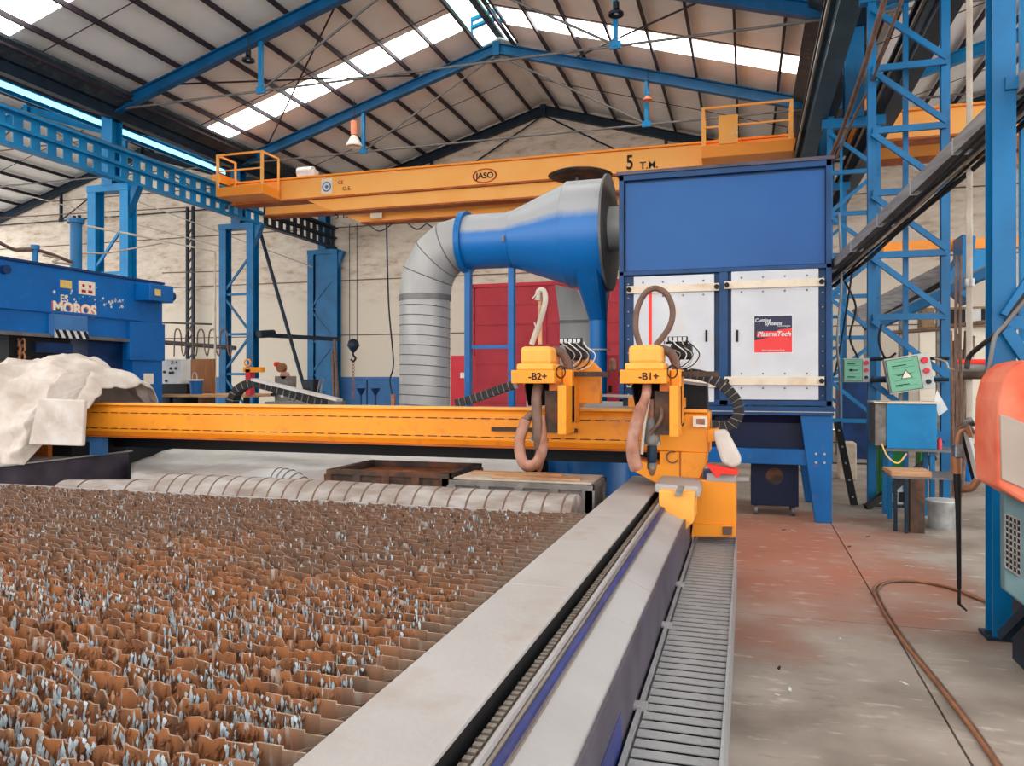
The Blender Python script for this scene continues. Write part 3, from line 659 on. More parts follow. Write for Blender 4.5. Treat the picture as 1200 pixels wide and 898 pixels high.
B(-.409, -.406, .2, 2.6, .3, .52).build('painted_patch', 'indigo', mb)
for yy in (1.2, 3.2, 5.2): B(-.95, -.42, yy, yy + .12, 0, .55).build('leg', 'black', mb)
# cable channel
cc = thing('cable_channel', (-.2, 3.5, 0), 'narrow slotted steel grating of the cable channel beside the machine track', 'grating')
GZ = .40; GX0, GX1, GY1 = -.390, -.078, 6.3
B(GX0 - .004, GX0 + .012, .6, GY1, .05, GZ + .012).build('edge_angle', 'grate', cc)
B(GX1 - .006, GX1 + .004, .6, GY1, .0, GZ + .012).build('edge_angle', 'grate', cc)
B(GX0, GX1, .6, GY1, .05, GZ - .2).build('trough', 'black', cc)
y = 1.2; k = 0; me = None
while y < GY1:
    if me is None:
        me = B(GX0 + .022, GX1 - .008, y, y + .054, GZ - .004, GZ).build('slat', 'grate', cc); y0_ = y
    else:
        c = me.copy(); c.location = (0, y - y0_, 0); C.objects.link(c)
    y += .075
for yy in (1.9, 2.9, 3.9, 4.7): B(GX0 - .02, GX0 + .03, yy, yy + .05, GZ, GZ + .02).build('clip', 'galv', cc)

# left track
lt = thing('gantry_track', (-6.7, 4, 0), 'dark purple steel gantry track on the far left, half under the tarpaulin', 'machine track')
B(-7.2, -6.5, 1, 6.85, .56, .85).build('track_beam', 'purple_steel', lt, bevel=.004)
B(-7.1, -6.6, 1, 6.8, 0, .56).build('pedestal', 'black', lt)
B(-7.25, -6.46, 1, 6.86, .85, .862).build('cover_plate', 'plate', lt)

# ================================================================== ducts by the table
def spiral_duct(pts, r, name, label, cat, mat, step=.1, n=26, rib=.012):
    t = thing(name, pts[0], label, cat)
    pts = [Vector(p) for p in pts]
    MB().tube(pts, r, n).build('pipe', mat, t, smooth=True)
    L = 0; segs = []
    for i in range(len(pts) - 1):
        d = pts[i + 1] - pts[i]; ln = d.length; k = int(ln / step)
        for j in range(k):
            c = pts[i] + d * ((j + .5) / k); tt = d.normalized(); s1 = Vector((0, 1, 0)) if abs(tt.y) < .8 else Vector((0, 0, 1))
            c2_ = c + tt * step * .1
            MB().tube([c, c + tt * .012], r + rib * .5, n).build('seam', 'galv_dark' if mat == 'galv' else 'hose_brown', t, smooth=True)
    return t
y5 = 5.2
spiral_duct([(-5.6, y5, .60), (-4.6, y5, .64)], .18, 'duct_section', 'pale flat end of the round duct lying at the back left of the slat bed', 'duct', 'duct_dusty', .5)
spiral_duct([(-4.58, y5, .66), (-3.0, y5 - .03, .66), (-1.1, y5 - .1, .65)], .215, 'spiral_duct', 'dusty beige ribbed spiral duct lying along the far edge of the slat bed', 'duct', 'duct_dusty', .13, rib=.006)
# white dusty sheet behind it
m = MB(); rows = []
for i in range(30):
    row = []
    for j in range(60):
        y = 5.5 + i * (2.2 / 29); xl = max(-.945 * y, -6.42); x = xl + j * ((-2.0 - xl) / 59)
        z = .52 + (y - 5.5) * .17 + .05 * noise.noise(Vector((x * 1.5, y * 1.5, 2))) + .02 * noise.noise(Vector((x * 6, y * 6, 3)))
        row.append(Vector((x, y, z)))
    rows.append(row)
m.grid(rows)
o = tag(m.build('dust_sheet', 'dust_sheet', smooth=True, solid=.02), 'crumpled greyish white sheet spread behind the slat bed under the orange beam', 'sheet')
t = thing('support_trestle', (-4, 7.9, 0), 'dark steel support frame under the sheet behind the orange gantry beam', 'frame')
B(-7.6, -1.2, 7.75, 7.85, .0, .99).build('panel', 'black', t)
for x in (-6.6, -4.6, -2.6): B(x, x + .1, 6.0, 7.7, 0, .5).build('leg', 'black', t)
for i, (u, v, h) in enumerate(((235, 524, 8), (262, 523, 12), (415, 524, 18), (462, 531, 14), (585, 534, 12), (285, 527, 5), (345, 527, 5))):
    p = at(u, v + 6, y=7.5); hh = h / 900 * 8
    tag(MB().prism([p + Vector((-.055, 0, -.2)), p + Vector((.055, 0, -.2)), p + Vector((.02, 0, hh)), p + Vector((-.005, 0, hh + .03))], (0, .02, 0)).build('metal_shard', 'dust_sheet'),

        ['low white offcut at the left of the sheet, below the orange beam', 'taller white pointed offcut behind the left half of the sheet', 'tall sharp white triangular offcut left of the rusty bin', 'white pointed offcut standing behind the rusty steel bin', 'white offcut standing behind the gap between the two bins', 'tiny white offcut between the two left pointed offcuts and the bin', 'tiny white offcut left of the tall triangular one'][i], 'offcut', 'white offcuts on the sheet')
# curved corrugated half duct
p = at(355, 562, y=5.9)
t = thing('corrugated_hose', p, 'short arched grey corrugated duct piece beside the rusty steel bin', 'duct')
pts = arc([(p.x - .6, 5.75, .66), (p.x - .3, 5.75, .74), (p.x - .02, 5.75, .73), (p.x + .14, 5.75, .58)], 6)
MB().tube(pts, .13, 20).build('pipe', 'galv', t, smooth=True)
for k in range(9, 18): MB().tube([pts[k], pts[k] + (pts[k + 1] - pts[k]) * .2], .136, 20).build('seam', 'galv_dark', t)

# steel bins
def bin_box(x0, x1, y0, y1, z0, z1, label, mat, rimmat, fill, name='steel_bin'):
    t = thing(name, ((x0 + x1) / 2, (y0 + y1) / 2, 0), label, 'bin')
    for a in ((x0, x1, y0, y0 + .03), (x0, x1, y1 - .03, y1), (x0, x0 + .03, y0, y1), (x1 - .03, x1, y0, y1)): B(a[0], a[1], a[2], a[3], z0, z1).build('side_panel', mat, t)
    m = MB()
    for a in ((x0 - .02, x1 + .02, y0 - .02, y0 + .05), (x0 - .02, x1 + .02, y1 - .05, y1 + .02), (x0 - .02, x0 + .05, y0, y1), (x1 - .05, x1 + .02, y0, y1)): m.box(a[0], a[1], a[2], a[3], z1, z1 + .04)
    m.build('rim', rimmat, t)
    n = 4
    for k in range(n + 1):
        x = x0 + (x1 - x0) * k / n; B(x - .035, x + .035, y0 - .03, y0, 0 if k in (0, n) else z0, z1).build('post', mat, t)
    for y in (y0, y1):
        B(x1 - .06, x1 + .02, y - .03, y + .05, 0, z1).build('post', mat, t)
    B(x0 + .03, x1 - .03, y0 + .03, y1 - .03, z1 - .05, z1 - .02).build('contents', fill, t)
    B(x0, x1, y0 - .025, y0, z0 + .1, z0 + .16).build('rail_bar', mat, t)
    return t
a, b = at(386, 560, y=5.95), at(524, 570, y=5.95)
bin_box(a.x, b.x, 5.95, 6.75, .35, .82, 'brown rusty steel bin with open framed sides behind the ribbed duct', 'crate_rust', 'crate_rust', 'rust')
a, b = at(530, 560, y=5.75), at(692, 570, y=5.75)
t = bin_box(a.x, b.x, 5.75, 6.3, .3, .80, 'grey steel bin covered with flattened cardboard, under the left cutting head', 'crate_grey', 'crate_grey', 'cardboard')
B(a.x + .0, b.x - .0, 5.78, 6.28, .842, .855).build('cover_sheet', 'cardboard', t)
MB().prism([(a.x + .3, 5.82, .857), (b.x - .1, 5.85, .857), (b.x - .12, 5.98, .857), (a.x + .32, 6.0, .857)], (0, 0, .015)).build('plank', 'planks', t)
MB().prism([(a.x + .05, 6.05, .857), (b.x - .3, 6.08, .857), (b.x - .32, 6.2, .857), (a.x + .07, 6.15, .857)], (0, 0, .015)).build('plank', 'planks', t)
# blue drums behind
for (u, lb) in ((702, 'blue plastic drum behind the grey bin, between the two cutting heads'), (665, 'blue plastic drum mostly hidden behind the grey bin')):
    p = at(u, 560, y=7.4 if u > 680 else 8.0); t = thing('plastic_drum', (p.x, p.y, 0), lb, 'drum')
    MB().tube([(p.x, p.y, z) for z in (0, .04, .3, .32, .6, .62, .88, .92)], [.27, .29, .29, .305, .305, .29, .29, .27], 24).build('barrel', 'barrel_blue', t, smooth=True)
    MB().cyl((p.x, p.y, .92), (p.x, p.y, .95), .28, n=24).build('lid', 'barrel_blue', t)

# ================================================================== GANTRY
gt = thing('cutting_gantry', (-3.5, 6.3, 0), 'long orange gantry beam of the plasma cutter with end carriage on the right', 'gantry')
GY0, GY1b = 6.3, 6.62; GZ0, GZ1 = 1.065, 1.385
MB().prism([(-6.63, GY0 + .03, GZ0), (-6.63, GY0, GZ0 + .05), (-6.63, GY0, GZ1 - .05), (-6.63, GY0 + .03, GZ1), (-6.63, GY1b, GZ1), (-6.63, GY1b, GZ0)], (6.35, 0, 0)).build('beam', 'yellow', gt, bevel=.004)
B(-6.63, -.3, GY0 + .02, GY1b + .02, GZ1, GZ1 + .012).build('top_rail', 'galv', gt)
B(-6.63, -.3, GY0 - .012, GY0 + .03, GZ1 - .004, GZ1 + .02).build('top_strip', 'yellow_pale', gt)
B(-6.63, -.3, GY0 - .01, GY0 + .03, GZ0 - .012, GZ0 + .004).build('bottom_strip', 'orange_dark', gt)
B(-6.66, -6.63, GY0 - .01, GY1b + .02, GZ0 - .01, GZ1 + .02).build('end_plate', 'orange_dark', gt)
for zz in (GZ1 - .085, GZ0 + .075):
    x = -6.58
    while x < -.4:
        B(x, x + .085, GY0 - .003, GY0 + .01, zz, zz + .008).build('slot', 'black', gt); x += .125
    B(-6.6, -.35, GY0 - .0015, GY0 + .01, zz + .002, zz + .005).build('groove', 'orange_dark', gt)
B(-2.1, -1.35, GY0 - .04, GY0 - .01, 1.2, 1.235).build('rail_cover', 'crate_rust', gt)
B(-6.6, -.4, 6.64, 6.75, .92, 1.06).build('cable_trough', 'black', gt)
# left end support under tarp
B(-7.6, -6.75, 6.05, 6.9, .862, 1.02).build('drive_housing', 'orange_dark', gt)
B(-6.9, -6.5, 6.1, 6.8, .862, 1.0).build('bearing_box', 'black', gt)
B(-6.62, -6.34, 6.32, 6.4, .862, 1.05).build('left_foot', 'dado', gt)
# right end carriage
def P(u, v, y=6.1): return at(u, v, y=y)
YA = 6.12
def facep(pts, y, depth, name, mat, bev=.006, par=gt):
    return MB().prism([at(u, v, y=y) for u, v in pts], (0, depth, 0)).build(name, mat, par, bevel=bev)
facep([(773, 529), (828, 531), (827, 545), (817, 566), (817, 571), (768, 566), (742, 552), (744, 540), (773, 545)], YA, .35, 'carriage_plate', 'yellow')
facep([(770, 484), (829, 487), (829, 531), (770, 528)], YA + .02, .18, 'carriage_head', 'yellow')
facep([(796, 529), (798, 529), (798, 567), (796, 567)], YA - .004, .01, 'joint_line', 'orange_dark', 0)
facep([(829, 504), (841, 503), (843, 516), (829, 519)], YA, .2, 'end_stub', 'yellow')
facep([(812, 488), (829, 488), (829, 501), (812, 500)], YA - .01, .02, 'name_plate', 'sticker', 0)
facep([(816, 491), (826, 491), (826, 498), (816, 497)], YA - .014, .01, 'plate_print', 'hose_pink', 0)
p = P(800, 487.5); text('-Y', 'lettering', 'ink', gt, (p.x, YA - .005, p.z), .05, off=.001)
# valve under -Y
p = P(797, 496); MB().cyl((p.x, YA - .06, p.z), (p.x, YA + .02, p.z), .03).build('valve', 'rubber', gt, smooth=True)
p = P(788, 536); ringp = [Vector((p.x + math.cos(a) * .045, YA - .012, p.z + math.sin(a) * .045)) for a in [PI * .35 + i * PI * 1.5 / 12 for i in range(13)]]
MB().tube(ringp, .006, 6).build('wire_loop', 'hose_brown', gt, smooth=True)
# drive box standing on the track
facep([(772, 575), (814, 577), (813, 612), (790, 634), (772, 625)], 5.5, .35, 'drive_cover', 'yellow_pale', .008)
facep([(768, 567), (818, 571), (820, 583), (768, 577)], 5.6, .5, 'drive_top', 'plate2', .004)
facep([(794, 570), (802, 571), (798, 582), (790, 581)], 5.45, .05, 'clamp', 'chrome', .002)
facep([(815, 562), (862, 565), (862, 628), (810, 628)], 6.0, .7, 'carriage_box', 'yellow', .01)
facep([(812, 614), (862, 616), (862, 629), (810, 629)], 5.97, .05, 'scraper', 'yellow', .004)
facep([(847, 618), (858, 618), (858, 627), (847, 627)], 5.95, .03, 'wiper_pad', 'hose_brown', .002)
facep([(828, 555), (862, 557), (862, 566), (828, 564)], 6.0, .5, 'box_lid', 'plate', .004)
facep([(862, 560), (878, 560), (878, 564), (862, 564)], 6.2, .05, 'side_pipe', 'galv', 0)
facep([(824, 552), (842, 548), (838, 566), (824, 566)], 6.05, .1, 'side_bracket', 'indigo', 0)
# black monitor housing behind
facep([(797, 448), (828, 451), (829, 483), (797, 481)], 6.45, .3, 'cable_box', 'black', .004)
facep([(796, 446), (829, 450), (829, 453), (796, 449)], 6.43, .3, 'box_top', 'galv', 0)
facep([(705, 462), (745, 463), (745, 466), (705, 465)], 6.42, .02, 'side_rod', 'plate', 0)
facep([(730, 466), (745, 466), (745, 476), (730, 476)], 6.44, .1, 'switch_box', 'steel_dark', 0)
B(-1.9, -.4, 6.66, 6.74, 1.37, 1.45).build('tray', 'galv', gt)

tag(MB().prism([P(835, 505, 5.9), P(851, 504, 5.9), P(856, 513, 5.9), P(869, 538, 5.9), P(868, 545, 5.9), P(858, 549, 5.9), P(846, 543, 5.9), P(839, 522, 5.9)], (0, .14, 0)).build('plastic_bag', 'tarp', bevel=.03), 'pale creased plastic bag hanging at the right end of the orange gantry', 'bag')
t = thing('safety_bumper', P(845, 552, 5.9), 'bright red flat lever on the right end of the gantry, below the bag', 'lever')
MB().prism([P(827, 544, 5.9), P(865, 551, 5.9), P(865, 557, 5.9), P(845, 556, 5.9), P(840, 561, 5.9)], (0, .1, 0)).build('plate', 'red_bright', t, bevel=.004)

# cable drag chains
def drag(pts, w, h, name, label, mat='rubber', step=.055, side=(0, 1, 0)):
    t = thing(name, pts[0], label, 'cable chain', 'cable drag chains')
    ps = arc(pts, 24); acc = 0; last = ps[0]
    i = 0; cur = ps[0]
    for p in ps[1:]:
        if (p - cur).length >= step:
            tt, sd, up = MB.frame(cur, p, side)
            q = cur + tt * step * .97
            m = MB().obox((cur + q) / 2, (step * .97, h, w), Matrix((tt, sd, up)).transposed()); m.build('chain_link', mat, t, bevel=.006); MB().obox(q, (.006, h * 1.04, w * 1.02), Matrix((tt, sd, up)).transposed()).build('link_joint', 'crate_grey', t)
            cur = p
    return t
drag([P(795, 437, 6.4), P(822, 440, 6.4), P(845, 450, 6.4), P(862, 468, 6.4), P(866, 483, 6.4), P(856, 499, 6.4), P(832, 499, 6.4)], .1, .085, 'drag_chain', 'dark grey cable drag chain curving round the right end of the gantry', 'rubber', .05)
drag([P(535, 473, 6.72), P(560, 466, 6.72), P(585, 457, 6.72), P(606, 450, 6.72)], .1, .075, 'drag_chain', 'dark twisted cable chain rising to the left cutting head', 'rubber', .05)
drag([P(272, 476, 6.9), P(277, 460, 6.9), P(292, 450, 6.9), P(312, 452, 6.9), P(345, 462, 6.9), P(372, 470, 6.9), P(396, 474, 6.9)], .12, .08, 'drag_chain', 'black cable drag chain arching up behind the middle of the orange beam', 'black', .07)
o = MB().bar(P(298, 445, 6.85), P(398, 469, 6.85), .12, .025).build('support_strip', 'plate'); tag(o, 'pale metal strip sloping along the black arched cable chain', 'strip')
B(-5.5, -5.3, 6.7, 6.75, 1.4, 1.41)

# cutting heads
def tube_px(pts, r, n=10):
    return MB().tube(arc(pts, 8), r, n)
def head(xc, label, txt, variant):
    t = thing('torch_carriage', (xc, 5.8, 1.06), label, 'cutting head', 'plasma cutting heads')
    y0 = 5.62
    B(xc - .125, xc + .115, y0, y0 + .3, 1.755, 1.895).build('motor_cap', 'yellow_pale', t, bevel=.03)
    B(xc - .15, xc + .135, y0 - .01, y0 + .32, 1.715, 1.765).build('cap_skirt', 'yellow_pale', t, bevel=.012)
    B(xc - .18, xc + .155, y0 - .05, y0 + .42, 1.615, 1.715).build('head_plate', 'yellow', t, bevel=.005)
    text(txt, 'lettering', 'ink', t, (xc + .03, y0 - .053, 1.665), .075, off=.0015)
    # open shroud under the plate
    m = MB(); n = 16; rows = []
    for z, rr in ((1.615, .115), (1.56, .11), (1.44, .085)):
        rows.append([Vector((xc + .0 + math.cos(a) * rr * 1.05, y0 + .12 + math.sin(a) * rr, z)) for a in [(-.15 + 1.3 * i / n) * PI for i in range(n + 1)]])
    m.grid(rows).build('shroud', 'black', t, smooth=True, solid=.008)
    MB().tube([Vector((xc + math.cos(a) * .122, y0 + .12 + math.sin(a) * .116, 1.612)) for a in [(-.15 + 1.3 * i / n) * PI for i in range(n + 1)]], .008, 6).build('shroud_rim', 'yellow_pale', t)
    # slide carrying the torch
    B(xc + .16, xc + .235, y0 + .2, y0 + .5, 1.3, 1.72).build('slide_housing', 'yellow', t, bevel=.01)
    B(xc + .17, xc + .235, y0 + .0, y0 + .3, 1.23, 1.6).build('slide_plate', 'yellow', t, bevel=.005)
    B(xc - .25, xc - .18, y0 + .3, y0 + .36, 1.665, 1.705).build('chain_arm', 'crate_rust', t)
    B(xc + .06, xc + .17, y0 + .05, y0 + .45, 1.24, 1.56).build('bellows', 'crate_rust', t)
    B(xc - .2, xc + .24, y0 + .5, y0 + .66, 1.42, 1.5).build('trolley', 'yellow', t, bevel=.005)
    if variant == 2: MB().prism([(xc + .2, y0 + .45, 1.45), (xc + .41, y0 + .45, 1.45), (xc + .41, y0 + .45, 1.72), (xc + .33, y0 + .45, 1.8), (xc + .2, y0 + .45, 1.84)], (0, .1, 0)).build('back_panel', 'yellow', t, bevel=.01)
    MB().tube([Vector((xc + .19 + math.cos(a) * .035, y0 + .02, 1.70 + math.sin(a) * .045)) for a in [2 * PI * i / 14 for i in range(15)]], .006, 6).build('wire_loop', 'rubber', t)
    B(xc + .16, xc + .5, y0 + .28, y0 + .36, 1.665, 1.705).build('chain_arm', 'crate_rust', t)
    B(xc + .1, xc + .17, y0 + .02, y0 + .1, 1.56, 1.63).build('stop_block', 'orange_dark', t)
    # torch
    tx = xc + (.035 if variant == 1 else .0); ty = y0 + .1
    MB().tube([(tx, ty, 1.5), (tx, ty, 1.36)], .022, 12).build('torch_stem', 'hose_pink', t, smooth=True)
    MB().tube([(tx, ty, z) for z in (1.36, 1.33, 1.24, 1.22, 1.18, 1.16)], [.03, .052, .052, .06, .06, .04], 16).build('torch_holder', 'crate_grey', t, smooth=True)
    B(tx - .06, tx + .06, ty - .03, ty + .06, 1.16, 1.19).build('holder_clamp', 'chrome', t)
    MB().tube([(tx, ty, z) for z in (1.16, 1.1, 1.04, 1.03)], [.035, .038, .034, .03], 16).build('torch_body', 'steel_dark', t, smooth=True)
    MB().tube([(tx, ty, z) for z in (1.03, .985)], [.036, .036], 16).build('torch_ring', 'chrome', t, smooth=True)
    MB().tube([(tx, ty, z) for z in (.985, .96, .935)], [.03, .026, .012], 16).build('torch_nozzle', 'copper', t, smooth=True)
    # thick hoses
    yh = y0 + .02
    if variant == 1:
        pts = [(xc, yh + .06, 1.60), (xc + .0, yh, 1.52), (xc - .05, yh - .03, 1.38), (xc - .09, yh - .02, 1.22), (xc - .09, yh, 1.08), (xc - .07, yh + .03, .99)]
        MB().tube(arc(pts, 5), [.035] * 8 + [.045] * 8 + [.05] * 10, 14).build('torch_hose', 'hose_pink', t, smooth=True)
        MB().tube(arc([(xc + .06, yh + .1, 1.5), (xc + .11, yh + .03, 1.42), (xc + .1, yh, 1.34), (xc + .03, yh + .02, 1.25)], 5), .016, 8).build('gas_hose', 'hose_brown', t, smooth=True)
        MB().tube(arc([(xc + .02, yh + .02, 1.5), (xc - .01, yh - .02, 1.3), (xc - .03, yh, 1.1)], 5), .012, 8).build('gas_hose', 'beige_pipe', t, smooth=True)
    else:
        pts = [(xc, yh + .06, 1.60), (xc, yh - .01, 1.48), (xc + .02, yh - .02, 1.25), (xc + .02, yh, 1.12)]
        MB().tube(arc(pts, 6), .038, 14).build('torch_hose', 'hose_brown', t, smooth=True)
        pts = [(xc - .08, yh, 1.34), (xc - .13, yh, 1.2), (xc - .13, yh, 1.08), (xc - .09, yh, .99), (xc - .01, yh, 1.0), (xc + .04, yh, 1.09), (xc + .04, yh, 1.22), (xc + .02, yh + .02, 1.36)]
        MB().tube(arc(pts, 6), .042, 14).build('torch_hose', 'hose_pink', t, smooth=True)
        MB().tube(arc([(xc - .08, yh, 1.34), (xc - .03, yh, 1.38), (xc + .0, yh + .03, 1.3)], 6), .03, 10).build('gas_hose', 'hose_brown', t, smooth=True)
    # hose loop above
    if variant == 1:
        lp = [P(750, 405, 5.72), P(745, 385, 5.72), P(747, 362, 5.72), P(756, 344, 5.72), P(768, 338, 5.72), P(781, 345, 5.72), P(788, 362, 5.72), P(786, 380, 5.72), P(776, 396, 5.72), P(768, 405, 5.72)]
        MB().tube(arc(lp, 6), .022, 12).build('hose_loop', 'hose_brown', t, smooth=True)
        MB().bar(P(762, 404, 5.74), P(762, 343, 5.74), .022, .022).build('hose_mast', 'red_bright', t)
    else:
        lp = [P(623, 404, 5.72), P(628, 390, 5.72), P(635, 370, 5.72), P(639, 352, 5.72), P(637, 341, 5.72), P(631, 342, 5.72), P(630, 352, 5.72)]
        MB().tube(arc(lp, 6), .022, 12).build('hose_loop', 'beige_pipe', t, smooth=True)
        MB().bar(P(633, 404, 5.74), P(633, 345, 5.74), .025, .025).build('hose_mast', 'planks', t)
        for a, b in (((626, 378), (631, 390)), ((624, 350), (631, 342))): MB().cyl(P(*a, 5.7), P(*b, 5.7), .006, n=6).build('wire', 'beige_pipe', t)
    # side elbow hose and terminal strip with loose wires
    MB().tube(arc([(xc + .08, y0 + .2, 1.87), (xc + .15, y0 + .22, 1.85), (xc + .19, y0 + .24, 1.78), (xc + .2, y0 + .26, 1.7)], 6), .035, 12).build('elbow_hose', 'hose_brown', t, smooth=True)
    B(xc + .09, xc + .27, y0 + .4, y0 + .44, 1.92, 1.975).build('terminal_strip', 'black', t)
    for k in range(5): B(xc + .095 + k * .035, xc + .12 + k * .035, y0 + .39, y0 + .4, 1.935, 1.97).build('terminal', 'white_paint', t)
    B(xc + .14, xc + .3, y0 + .4, y0 + .55, 1.80, 1.92).build('valve_block', 'rubber', t, bevel=.02)
    rr = random.Random(variant)
    for k in range(7):
        x_ = xc + .1 + k * .032
        MB().tube(arc([(x_, y0 + .38, 1.94), (x_ + .03, y0 + .33, 1.9 + rr.uniform(-.02, .03)), (x_ + .08 + rr.uniform(0, .05), y0 + .34, 1.84), (x_ + .06, y0 + .36, 1.76), (x_ - .02, y0 + .36, 1.72)], 5), .0045, 5).build('wire', ['beige_pipe', 'black', 'lamp_white', 'rubber'][k % 4], t)
    return t
p1 = at(757, 440, y=5.65).x; p2 = at(629, 440, y=5.65).x
head(p1, 'cutting head marked -B1+ with a big brown hose loop on top', '-B1+', 1)
head(p2, 'cutting head marked -B2+ with a straight upright hose, above the grey bin', '-B2+', 2)

# tarpaulin over the left end
def tarp():
    cols = 170; rows = []
    x0, x1 = -9.6, -6.25
    RP = [(-9.7, 1.3), (-8.4, 1.5), (-7.87, 1.62), (-7.27, 1.8), (-6.72, 1.88), (-6.5, 1.76), (-6.3, 1.62), (-6.1, 1.48)]
    def rz(x):
        for (xa, za), (xb, zb) in zip(RP, RP[1:]):
            if x <= xb: return za + (zb - za) * (x - xa) / (xb - xa)
        return RP[-1][1]
    prof = []
    for i in range(cols):
        f = i / (cols - 1); x = x0 + (x1 - x0) * f
        # ridge height along x
        ridge = rz(x)
        hem = .87 if x < -6.42 else 1.40
        row = []
        seq = [(5.62, hem), (5.66, hem + .2 * (ridge - hem)), (5.72, hem + .55 * (ridge - hem)), (5.82, hem + .8 * (ridge - hem)), (6.1, ridge - .04), (6.45, ridge), (6.8, ridge - .1), (7.1, ridge - .35), (7.25, 1.0)]
        for k in range(101):
            t_ = k / 100 * (len(seq) - 1); a = int(min(t_, len(seq) - 2)); g = t_ - a
            y = seq[a][0] * (1 - g) + seq[a + 1][0] * g; z = seq[a][1] * (1 - g) + seq[a + 1][1] * g
            if x > -6.42: y = 6.2 + (y - 5.62) * .65
            q = Vector((x * 1.7 + z * .8, y * 1.2, z * 1.1 - x * .5)); dd = noise.voronoi(q)[0]; e1 = 1 - min(1, (dd[1] - dd[0]) * 1.8)
            dd = noise.voronoi(q * 2.7 + Vector((3, 1, 5)))[0]; e2 = 1 - min(1, (dd[1] - dd[0]) * 2.2)
            fold = .17 * e1 ** 1.5 + .05 * e2 ** 1.5
            row.append(Vector((x + .06 * noise.noise(Vector((x * 2, z * 3, 9))), y - fold * (1 if k < 55 else .2), z + .05 * noise.noise(Vector((x * 3, y * 3, 1))) + ((.08 * e1 ** 1.5 + .03 * e2) * (1 if 36 < k < 80 else .2) - .04))))
        rows.append(row)
    m = MB().grid(rows); o = m.build('tarpaulin', 'tarp', smooth=True, solid=.01)
    tag(o, 'crumpled off-white tarpaulin thrown over the left end of the orange gantry', 'tarpaulin')
    p = [at(33, 521, y=5.5), at(96, 523, y=5.5), at(99, 469, y=5.5), at(45, 467, y=5.5)]
    q = MB().prism(p, (0, .04, 0)).build('cover_flap', 'tarp', None, bevel=.01); tag(q, 'square pale canvas flap hanging at the left end of the orange beam', 'canvas')
tarp()

# ================================================================== FILTER CABINET
CX0, CX1, CY, CZ1 = -1.51, .93, 9.48, 4.16
CZ0 = at(975, 476, y=CY).z
cb = thing('dust_filter', ((CX0 + CX1) / 2, CY, 0), 'tall blue dust filter cabinet on legs with two white doors', 'filter cabinet')
B(CX0, CX1, CY + .05, CY + 1.6, CZ0, CZ1 - .02).build('body', 'cab_frame', cb)
zm = at(975, 314, y=CY).z
B(CX0 + .08, CX1 - .07, CY + .03, CY + .05, zm + .06, CZ1 - .1).build('upper_panel', 'cab_blue', cb)
xm0, xm1 = at(842, 400, y=CY).x, at(854, 400, y=CY).x
for a in ((CX0, CX0 + .06, CZ0, CZ1), (CX1 - .06, CX1, CZ0, CZ1)): B(a[0], a[1], CY - .02, CY + .06, a[2], a[3]).build('corner_post', 'cab_frame', cb, bevel=.004)
for z0, z1 in ((CZ1 - .07, CZ1), (zm, zm + .05), (CZ0, CZ0 + .06)): B(CX0, CX1, CY - .02, CY + .06, z0, z1).build('cross_rail', 'cab_frame', cb, bevel=.004)
B(CX0 - .03, CX1 + .03, CY - .04, CY + 1.65, CZ1, CZ1 + .04).build('top_edge', 'purple_steel', cb)
B((xm0 + xm1) / 2 - .05, (xm0 + xm1) / 2 + .05, CY - .02, CY + .06, CZ0, zm).build('mullion', 'cab_frame', cb, bevel=.004)
B(CX0 - .0, CX1 + .02, CY - .05, CY + .1, CZ0 - .05, CZ0 - .01).build('base_flange', 'cab_frame', cb)
B(CX0 - .0, CX1 + .02, CY - .06, CY + 1.6, CZ0 - .11, CZ0 - .05).build('base_flange', 'cab_frame', cb)
B(CX0, CX1 + .02, CY - .065, CY - .05, CZ0 - .075, CZ0 - .065).build('flange_lip', 'galv', cb)
def cdoor(u0, u1, v0, v1, handle_u, lb):
    a, b = at(u0, v0, y=CY), at(u1, v1, y=CY)
    zt = max(at(u0, v0, y=CY).z, 0); zb = at(u1, v1, y=CY).z
    d = lab(B(a.x, b.x, CY - .03, CY + .04, zb, zt).build('door', 'door_white', cb, bevel=.006), lb)
    for zz, hh in ((zt - .16, .09), (zb + .22, .1)):
        B(a.x - .08, b.x + .06, CY - .06, CY - .03, zz - hh / 2, zz + hh / 2).build('clamp_bar', 'bar_cream', d, bevel=.004)
        for x in (a.x - .05, b.x + .03): MB().cyl((x, CY - .1, zz), (x, CY - .05, zz), .028, n=14).build('knob', 'black', d)
        for k in range(4):
            x = a.x + (b.x - a.x) * (.12 + .25 * k)
            for dz_ in (.085, -.085): MB().cyl((x, CY - .038, zz + dz_), (x, CY - .028, zz + dz_), .012, n=8).build('bolt', 'crate_grey', d)
    h = at(handle_u, 394, y=CY); B(h.x - .012, h.x + .012, CY - .045, CY - .03, h.z - .07, h.z + .07).build('handle', 'black', d)
    return d
cdoor(743, 837, 325, 471, 828, 'left white cabinet door')
d2 = cdoor(857, 959, 319, 469, 864, 'right white cabinet door with a sign')
for x in (CX0 + .11, xm0 - .06, xm1 + .05, CX1 - .09):
    for k in range(9):
        z = CZ0 + .12 + k * .17; MB().cyl((x, CY + .02, z), (x, CY + .045, z), .009, n=6).build('bolt', 'galv', cb)
